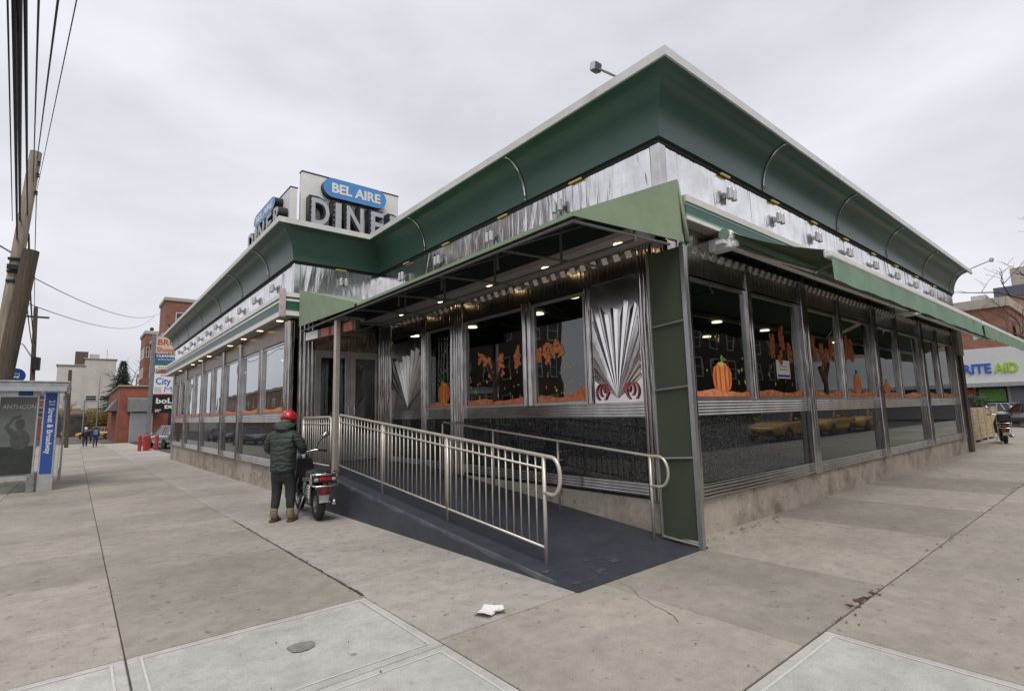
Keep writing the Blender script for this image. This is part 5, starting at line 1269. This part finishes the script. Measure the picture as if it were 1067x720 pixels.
for k, x in enumerate((4.3, 4.42, 4.55, 4.3, 4.45, 5.6, 5.75, 5.9)): m.box(x, x + .09, YP - .106, YP - .101, 2.36 if k in (0, 1, 2) else 2.25, 2.43 if k in (0, 1, 2) else 2.32)
m.build('small_print', M_white, p7)
def bollard(label):
    B = thing('bollard', label, 'bollard', group='red bollards around the pylon post')
    MB().lathe([(.001, 0), (.105, 0), (.105, .98), (.09, 1.04), (.04, 1.08), (.001, 1.09)], (0, 0, 0), (0, 0, 1), 16).build('post', M_redp, B, smooth=False)
    MB().lathe([(.106, .80), (.109, .80), (.109, .86), (.106, .86)], (0, 0, 0), (0, 0, 1), 16).build('band', pm('dark_red_band', (.30, .02, .02), .5), B); return B
b1 = bollard('leftmost of the red bollards by the pylon post'); place(b1, (3.38, 43.8, zg(44)))
place(copy_tree(b1), (3.66, 43.6, zg(44)), 0, 'second red bollard from the left, just left of the pylon post')
place(copy_tree(b1), (3.92, 44.4, zg(44)), 0, 'red bollard directly in front of the pylon post')
place(copy_tree(b1), (4.32, 43.6, zg(44)), 0, 'rightmost red bollard, in front of the parked silver car')

# ------------------------------------------------------------------ buildings
B_red = brickmat('brick_red', (.34, .10, .062), (.26, .075, .05), (.24, .16, .12), 1, .5, .17)
B_dark = brickmat('brick_brown', (.30, .135, .085), (.22, .095, .062), (.20, .14, .11), 1, .5, .17)
B_tan = brickmat('brick_tan', (.36, .24, .17), (.30, .19, .13), (.3, .24, .2), 1, .5, .17)
B_white = pm('white_stucco', (.60, .57, .53), .85, var=.12, scale=.5)
B_lime = pm('limestone', (.42, .38, .31), .8, var=.12, scale=1)
M_wpane = pm('far_window', (.035, .04, .045), .08, var=.5, scale=.4)
def wfix(o, face, x0, x1, y0, y1, a, w, z, h, mat_f=M_white, name='window'):
    """window on face 'S' (y=y0), 'W' (x=x0), 'E' (x=x1) or 'N' (y=y1); a = along coordinate of its left"""
    m = MB(); g = MB(); t = .07; P = .05
    def bx(mm, p, q, u, v, o0, o1):
        if face == 'S': mm.box(p, q, y0 - o1, y0 - o0, u, v)
        elif face == 'N': mm.box(p, q, y1 + o0, y1 + o1, u, v)
        elif face == 'W': mm.box(x0 - o1, x0 - o0, p, q, u, v)
        else: mm.box(x1 + o0, x1 + o1, p, q, u, v)
    bx(m, a, a + w, z, z + t, .002, P + .04); bx(m, a, a + w, z + h - t, z + h, .002, P); bx(m, a, a + t, z + t + .001, z + h - t - .001, .002, P); bx(m, a + w - t, a + w, z + t + .001, z + h - t - .001, .002, P)
    bx(m, a + t, a + w - t, z + h * .52, z + h * .52 + .05, .006, P - .01)
    f = m.build(name, mat_f, o); bx(g, a + t, a + w - t, z + t, z + h - t, .001, .005); g.build('pane', M_wpane, f); return f
def block(o, x0, x1, y0, y1, z0, z1, mat, cornice=None, wins=()):
    m = MB(); m.box(x0, x1, y0, y1, z0, z1); m.build('wall', mat, o)
    if cornice:
        m = MB(); m.box(x0 - .18, x1 + .18, y0 - .18, y1 + .18, z1 - .02, z1 + cornice[0]); m.build('cornice', cornice[1], o, bevel=.04)
    for (face, a0, a1, n, zs, w, h) in wins:
        for z in zs:
            for k in range(n):
                a = a0 + (a1 - a0) * (k + .5) / n - w / 2; wfix(o, face, x0, x1, y0, y1, a, w, z, h)
# low red brick shop
LBk = thing('brick_shop', 'low red brick shop with grey awnings and a rolled-down shutter behind the bollards', 'shop', (9, 73, -.7), absolute=True)
block(LBk, 3.5, 15, 73, 99, -1.2, 5.55, B_red, (.12, B_lime))
m = MB(); m.box(4.75, 6.5, 72.9, 72.99, -.7, 2.6); 
for k in range(22): m.box(4.75, 6.5, 72.87, 72.9, -.66 + k * .148, -.58 + k * .148)
m.build('shutter', M_alu, LBk)
for xx in (4.55, 6.51):
    m = MB(); m.box(xx, xx + .19, 72.85, 72.99, -.7, 2.7); m.build('shutter_post', M_alu, LBk)
m = MB(); m.slab([(4.25, 72.98, 4.3), (4.25, 72.98, 2.7), (4.25, 71.7, 2.7), (4.25, 71.9, 4.1)], (2.9, 0, 0)); m.build('box_awning', pm('awning_grey', (.17, .17, .175), .7), LBk)
m = MB(); m.slab([(3.49, 76, 4.3), (2.6, 76, 2.9), (3.49, 76, 2.9)], (0, 12, 0)); m.build('side_awning', MATS['awning_grey'], LBk)
m = MB(); m.box(8.2, 10.6, 72.88, 72.99, -.7, 3.2); m.build('shop_window', M_wpane, LBk)
# tall brick apartment house
TB = thing('brick_apartments', 'tall reddish brown brick apartment house with towers behind the pylon sign', 'apartment building', (14, 86, -.8), absolute=True)
block(TB, 8.0, 13.5, 80, 86, -1, 17.2, B_dark, (.45, B_lime), (('W', 80.4, 85.6, 2, (8.2, 11.4), .9, 1.7), ('S', 8.5, 13, 2, (8.2, 11.4, 14.0), .9, 1.7)))
block(TB, 8.3, 22, 86.01, 100, -1, 13.6, B_dark, (.45, B_lime), (('W', 86.5, 99.5, 5, (5.2, 8.4, 11.0), .9, 1.7),))
block(TB, 7.6, 14, 100.01, 108, -1, 15.4, B_dark, (.5, B_lime), (('W', 100.5, 107.5, 3, (5.2, 8.4, 11.6), .9, 1.7), ('S', 7.7, 8.25, 1, (11.6,), .4, 1.7)))
m = MB(); m.ball((8.4, 100.8, 16.3), .3, seg=8); m.tube([(8.4, 100.8, 15.9), (8.4, 100.8, 16.1)], .12, 8); m.build('finial', M_blk, TB)
# white block at the end of the sidewalk
WB = thing('white_building', 'pale nearly windowless building with a dark rooftop box down the left sidewalk', 'building', (0, 112, -1), absolute=True)
block(WB, -3.0, .4, 112, 130, -1, 11.0, B_white, (.15, B_lime)); block(WB, .41, 4.6, 112, 130, -1, 12.2, B_white, (.12, B_lime), (('S', .6, 4.4, 2, (5.2,), 1.5, .9),))
m = MB(); m.box(-.9, .8, 112.3, 115, 11.16, 13.4); m.build('roof_box', pm('roof_box_brown', (.12, .09, .07), .8), WB)
m = MB(); m.box(1.0, 2.3, 113, 115, 12.3, 13.1); m.build('roof_vent', M_alu, WB); m = MB(); m.tube([(3.3, 113, 12.3), (3.3, 113, 14.0)], .05, 6); m.build('roof_pipe', M_alu, WB)
m = MB(); m.box(-3.02, 4.62, 111.7, 111.99, 3.0, 4.0); m.build('shop_band', pm('shop_band_tan', (.30, .24, .18), .8), WB)
m = MB(); m.box(-2.5, 4.2, 111.9, 111.995, -.6, 2.7); m.build('shop_front', pm('shop_front_dark', (.06, .055, .05), .5, var=.6, scale=.8), WB)
BK = thing('brick_row_house', 'small red brick building seen over the blue shelter panel beside the white block', 'building', (-6, 120, -1), absolute=True)
block(BK, -9.5, -3.6, 118, 132, -1, 8.2, B_red, (.3, B_lime), (('S', -9.2, -3.9, 3, (2.6, 5.5), 1, 1.7),))
# drug store on the right
ST = thing('store_building', 'brick store with a white fascia reading RITE AID in blue and green letters', 'store', (66, 5, 0), absolute=True)
m = MB(); m.box(60, 90, -16, 26, 0, 6.0); m.build('wall', B_white, ST)
m = MB(); m.box(59.6, 59.99, -16, 26, 3.1, 6.05); fa = m.build('fascia', pm('fascia_white', (.62, .62, .61), .5, var=.05), ST)
text('RITE', 1.12, pm('letter_blue', (.02, .12, .50), .4), fa, 'lettering', (59.55, 9.85, 3.95), (0, -1, 0), (0, 0, 1), .04, .03, width=1.85)
text('AID', 1.12, pm('letter_lime', (.36, .58, .03), .4), fa, 'lettering', (59.55, 7.75, 3.95), (0, -1, 0), (0, 0, 1), .04, .03, width=1.5)
m = MB(); m.box(59.0, 59.99, -16, 26, 2.75, 3.08); m.build('store_canopy', pm('store_canopy_grey', (.33, .33, .33), .5), ST)
m = MB(); m.box(59.85, 59.99, 7.2, 25, .3, 2.7); m.build('shop_window', M_wpane, ST)
for (a, b, z0, z1, mt) in ((9.2, 11.4, 1.9, 2.6, M_signred), (7.3, 9.0, 1.5, 2.6, M_leafg), (12, 15, 1.4, 2.6, M_yel)):
    m = MB(); m.box(59.80, 59.845, a, b, z0, z1); m.build('window_poster', mt, ST)
m = MB(); m.box(59.85, 59.99, -15, 7.0, .0, 2.7)
for k in range(16): m.box(59.82, 59.85, -15, 7.0, .1 + k * .16, .18 + k * .16)
m.build('shutter', pm('shutter_grey', (.20, .20, .21), .5), ST)
m = MB(); m.box(60.3, 90, 6.5, 26, 6.0, 9.6); m.build('upper_storey', B_dark, ST)
m = MB(); m.box(60.15, 90, 6.35, 26.2, 9.55, 10.35); m.build('parapet', B_lime, ST)
m = MB(); m.box(62, 64, 8, 9, 10.35, 11.0); m.build('roof_vent', M_alu, ST)
m = MB(); m.box(61.5, 90, -16, 6.3, 6.0, 8.3); m.build('rear_wall', B_tan, ST)
AP = thing('brick_apartments', 'darker brick building with a bluish roof band behind the store', 'apartment building', (84, 0, 0), absolute=True)
block(AP, 82, 100, -20, 9.6, 0, 13.4, B_tan, None, (('W', -8, 9.4, 5, (8.6,), 1.4, 1.7),)); m = MB(); m.box(81.8, 100.2, -20.2, 9.8, 13.4, 14.6); m.build('roof_band', pm('roof_band_blue', (.085, .09, .14), .6), AP)
m = MB(); m.box(84, 90, 3.5, 8.4, 14.6, 17.0); m.build('penthouse', B_lime, AP)
# buildings across the two streets, seen mirrored in glass and steel
def across(label, x0, x1, y0, y1, h, mat, wins, group='buildings across the street seen in reflections'):
    o = thing('street_building', label, 'building', ((x0 + x1) / 2, (y0 + y1) / 2, 0), absolute=True, group=group); block(o, x0, x1, y0, y1, -1.5, h, mat, (.5, B_lime), wins); return o
across('tall brown brick building across the left street, mirrored in the frieze', -25, -20, 36, 54, 25, brickmat('brick_deep_brown', (.13, .085, .066), (.10, .066, .052), (.12, .10, .085), 1, .5, .17), (('E', 37, 53, 5, (1.2, 4.8, 8.4, 12, 15.6, 19.2), 1.4, 2.0), ('S', -24.8, -20.2, 2, (1.2, 4.8, 8.4, 12, 15.6, 19.2), 1.2, 2.0)))
across('white building across the left street, mirrored in the wing windows', -36, -20, 56, 84, 8, B_white, (('E', 57, 83, 8, (1.2, 4.6), 1.3, 1.9),))
across('tan brick building farthest along the left street, mirrored in the wing windows', -36, -20, 92, 150, 6.5, B_tan, (('E', 93, 149, 12, (1.2, 3.6), 1.3, 1.6),))
across('red brick building across the left street, opposite the ramp', -34, -20, -2, 10, 5.0, B_red, (('E', -1, 9, 4, (1.2,), 1.4, 1.8),))
M_shopf = brickmat('brick_umber', (.075, .055, .042), (.055, .042, .034), (.07, .06, .05), 1, .5, .17)
across('dark brick building across the right street, nearest the corner', 4, 30, -36, -22, 12, M_shopf, (('N', 5, 29, 8, (1.2, 4.8, 8.2), 1.4, 2.0),))
across('dark brick building across the right street, farther from the corner', 30.5, 70, -36, -22, 11, M_shopf, (('N', 31, 69, 11, (1.2, 4.8, 8.0), 1.4, 2.0),))
across('long brown building across the right street, farthest along it', 70.5, 190, -36, -22, 14, brickmat('brick_deep_brown', (.13, .085, .066), (.10, .066, .052), (.12, .10, .085)), (('N', 72, 188, 20, (1.2, 5.2, 9.4), 1.8, 2.4),))

# ------------------------------------------------------------------ trees
M_bark = pm('bark', (.10, .08, .065), .9, var=.35, scale=6, bump=.5, bscale=20)
def bare_tree(label, loc, h, spread, seed, fine=.012, leaves=None, group=None, levels=5):
    rnd = random.Random(seed); T_ = thing('bare_tree' if not leaves else 'small_tree', label, 'tree', loc, group=group)
    tr = MB(); cr = MB()
    def branch(p, d, L, r, lv):
        n = 4; pts = [p]; q = p.copy(); dd = d.copy()
        for k in range(n):
            dd = (dd + Vector((rnd.uniform(-1, 1), rnd.uniform(-1, 1), rnd.uniform(-.5, .7))) * .16).normalized(); q = q + dd * L / n; pts.append(q.copy())
        (tr if lv < 2 else cr).tube(pts, [r * (1 - .45 * k / n) for k in range(n + 1)], 7 if lv < 2 else 4, False)
        if lv < levels and r > fine * .6:
            for c in range(rnd.choice((2, 3, 3)) + (1 if lv < 2 else 0)):
                k = rnd.randint(2, n); a = rnd.uniform(0, 6.28); s = Vector((math.cos(a), math.sin(a), rnd.uniform(-.1, .6)))
                branch(pts[k], (dd * .75 + s * spread).normalized(), L * rnd.uniform(.55, .8), max(fine * .6, r * .55), lv + 1)
    branch(Vector((0, 0, -.1)), Vector((0, 0, 1)), h * .38, h * .018, 0)
    tr.build('trunk', M_bark, T_); cr.build('crown', M_bark, T_)
    if leaves:
        m = MB()
        for k in range(2600):
            a, e = rnd.uniform(0, 6.28), rnd.uniform(-.5, 1); rr = h * .33 * rnd.random() ** .4; c = Vector((rr * math.cos(a), rr * math.sin(a), h * .62 + e * h * .3)); s = rnd.uniform(.06, .13); u = Vector((rnd.uniform(-1, 1), rnd.uniform(-1, 1), rnd.uniform(-1, 1))).normalized(); w = u.orthogonal().normalized()
            m.poly([c - u * s, c + w * s * .6, c + u * s, c - w * s * .6])
        m.build('foliage', leaves, T_)
    return T_
def conifer(label, loc, h, r, seed):
    rnd = random.Random(seed); T_ = thing('evergreen_tree', label, 'tree', loc); m = MB(); m.tube([(0, 0, -.2), (0, 0, h * .97)], [.22, .03], 8); m.build('trunk', M_bark, T_)
    m = MB(); z = h * .12
    while z < h:
        t = (z - h * .12) / (h * .88); R0 = r * (1 - t) ** .85 * rnd.uniform(.8, 1.1) + .12; nb = max(7, int(18 * (1 - t) + 6)); a0 = rnd.uniform(0, 6)
        for k in range(nb):
            a = a0 + 6.283 * k / nb + rnd.uniform(-.25, .25); L = R0 * rnd.uniform(.65, 1.1); d = Vector((math.cos(a), math.sin(a), 0)); w = Vector((-d.y, d.x, 0)); n = max(3, int(L / .22))
            for i in range(1, n + 1):
                q = i / n; c = d * (L * q) + Vector((0, 0, z - .30 * L * q * q + .10 * L * q)); s = .20 + .26 * (1 - q)
                for sg in (-1, 1):
                    for _ in range(2):
                        e = c + (w * sg * rnd.uniform(.5, 1.1) + d * rnd.uniform(.1, .7) - Vector((0, 0, rnd.uniform(.15, .8)))) * s * 1.5
                        u = (e - c); pw = u.cross(Vector((rnd.uniform(-1, 1), rnd.uniform(-1, 1), 1))).normalized() * s * .25
                        m.poly([c, (c + e) / 2 + pw, e, (c + e) / 2 - pw])
        z += .26 + .12 * (1 - t)
    m.build('crown', pm('needle_green', (.040, .070, .045), .8, var=.5, scale=1.5), T_); return T_
for k, (x, y, lab) in enumerate(((-15, 20, 'bare street tree across the left street nearest the corner, mirrored in the windows'), (-15.5, 40, 'bare street tree across the left street by the tall building, mirrored in glass'), (14, -15.5, 'bare street tree across the right street, mirrored in the right windows'), (34, -15.5, 'bare street tree across the right street, farther from the corner'))):
    bare_tree(lab, (x, y, 0), 8.5, .75, 60 + k, group='street trees seen in reflections', levels=4)
conifer('dark evergreen tree behind the low red brick shop', (5.2, 104, -1), 12.4, 4.2, 3)
bare_tree('small bare street tree between the shelter and the white building', (-1.0, 82, -.8), 6.0, .75, 5)
bare_tree('bare tree with dull brown twigs behind the brick shop, right of the evergreen', (8.6, 112, -1), 14, .7, 8)
bare_tree('yellowing bush-like tree in front of the white building', (2.6, 101, -.9), 4.6, .8, 11, leaves=pm('yellow_leaf', (.22, .17, .045), .8, var=.5, scale=2))
bare_tree('bare tree reaching in from the right edge in front of the store', (40, 1.2, 0), 13.0, .8, 21, fine=.008)
# street sign posts at the far corner
for k, (x, y, hh, lab) in enumerate(((.55, 78, 4.2, 'thin grey sign post left of the two walkers'), (2.1, 92, 8.0, 'tall thin lamp post in front of the white building'))):
    S_ = thing('sign_post', lab, 'post', (x, y, zg(y)), absolute=True); m = MB(); m.tube([(x, y, zg(y)), (x, y, hh)], .07, 8); m.build('post', M_alu, S_)
    m = MB(); m.box(x - .3, x + .3, y - .04, y, hh - 1.1, hh - .3); m.build('plate', M_alu, S_)

# ------------------------------------------------------------------ walkers far down the sidewalk
def walker(label, coat, legs, hair, bag=None):
    P = thing('person', label, 'person', group='two people walking away far down the left sidewalk')
    pel = (0, 0, .92, .12); ch = [[pel, (0, .01, 1.25, .14), (0, .02, 1.44, .06), (0, .04, 1.58, .09), (0, .04, 1.66, .09)], [(0, .04, 1.58, .09), (0, .14, 1.57, .02)]]
    for s in (1, -1):
        ch.append([(0, .01, 1.25, .14), (s * .18, 0, 1.38, .06), (s * .24, s * .04, 1.12, .045), (s * .23, s * .10 + .05, .88, .03)]); ch += hand_chains((s * .23, s * .10 + .05, .88), s)
        ch.append([pel, (s * .09, 0, .85, .085), (s * .10, s * .10, .47, .055), (s * .10, s * .16 - .06, .08, .04), (s * .10, s * .16 + .06, .04, .035)])
    skin('body', ch, M_skin, P, 1)
    jc = [[(0, 0, .70, (.22, .17)), (0, 0, 1.0, (.20, .16)), (0, .01, 1.28, (.20, .15)), (0, .02, 1.45, .09)]]
    for s in (1, -1): jc.append([(0, .01, 1.28, (.20, .15)), (s * .18, 0, 1.37, .085), (s * .25, s * .04, 1.12, .07), (s * .235, s * .09 + .03, .94, .055)])
    skin('coat', jc, coat, P, 1)
    for s in (1, -1):
        skin('trouser_leg', [[(s * .09, 0, .84, .1), (s * .10, s * .10, .47, .07), (s * .10, s * .16 - .06, .10, .055)]], legs, P, 1)
        skin('shoe', [[(s * .10, s * .16 - .07, .05, .05), (s * .10, s * .16 + .10, .04, .045)]], M_white if bag is None else M_blk, P, 1)
    m = MB(); m.ball((0, .03, 1.64), .115, .12, .13, 12); m.build('hat', hair, P, smooth=True)
    if bag:
        m = MB(); m.box(-.15, .15, -.30, -.14, 1.05, 1.42); m.build('backpack', bag, P, bevel=.05)
    return P
w1 = walker('person in bulky black coat and pale cap walking down the left sidewalk', M_blk, M_blk, M_paper); place(w1, (.66, 59.5, zg(59.5) + .006), 0)
w2 = walker('person in dark blue clothes with backpack, walking beside the one in black', pm('navy_coat', (.02, .035, .14), .7), pm('navy_legs', (.02, .03, .09), .8), M_blk, pm('pack_blue', (.12, .16, .30), .7)); place(w2, (1.33, 58.5, zg(58.5) + .006), 0)
w3 = walker('person in dark clothes standing beyond the two walkers, near the yellow van', P_dk, M_blk, M_blk, M_blk); place(w3, (1.3, 76, zg(75) + .006), .6)
w3['group'] = ''; del w3['group']

# ------------------------------------------------------------------ wooden crates and shrub beyond the diner's right end
def planter(label):
    P = thing('wooden_planter', label, 'planter', group='pale wooden planters along the right sidewalk'); L, W, H = 2.5, .7, 1.35
    M_pl = pm('planter_wood', (.46, .36, .24), .75, var=.3, scale=2, stretch=(.6, 6, 9))
    for (x0, x1, y0, y1) in ((0, L, 0, .04), (0, L, W - .04, W), (0, .04, .041, W - .041), (L - .04, L, .041, W - .041)):
        m = MB()
        for k in range(8): m.box(x0, x1, y0, y1, .10 + k * .155, .10 + k * .155 + .146)
        m.build('plank_side', M_pl, P, bevel=.006)
    for x in (-.01, L / 2 - .04, L - .07):
        m = MB(); m.box(x, x + .08, -.03, -.001, .0, H); m.build('batten', M_pl, P, bevel=.006)
    m = MB(); m.box(.05, L - .05, .05, W - .05, .15, H - .2); m.build('soil', M_dirt, P); return P
q1 = planter('pale wooden planter nearest the diner end'); place(q1, (23.6, 4.25, 0))
q2 = copy_tree(q1); place(q2, (26.4, 4.28, 0), 0, 'middle one of the three pale wooden planters')
q3 = copy_tree(q1); place(q3, (29.2, 4.3, 0), 0, 'pale wooden planter farthest from the diner, by the parking lot')
SHB = thing('evergreen_shrub', 'small dark round shrub growing in the planter', 'shrub', (29.6, 4.62, 1.1)); m = MB(); rnd = random.Random(14)
for k in range(1500):
    c = Vector((rnd.gauss(0, .26), rnd.gauss(0, .17), .35 + rnd.gauss(0, .19))); s = rnd.uniform(.03, .07); u = Vector((rnd.uniform(-1, 1), rnd.uniform(-1, 1), rnd.uniform(-1, 1))).normalized(); w = u.orthogonal().normalized(); m.poly([c - u * s, c + w * s * .5, c + u * s, c - w * s * .5])
m.build('foliage', pm('shrub_green', (.04, .075, .03), .8, var=.5, scale=3), SHB); m = MB(); m.tube([(0, 0, -.1), (0, 0, .4)], .03, 6); m.build('stem', M_bark, SHB)
# cable hanging far right behind the roof
cable((24, 12, 6.6), (80, 6, 13.2), .6, .012, 'thin cable on the right running from the diner roof towards the store') if False else None
for o in bpy.data.objects:
    if '_abs' in o: del o['_abs']
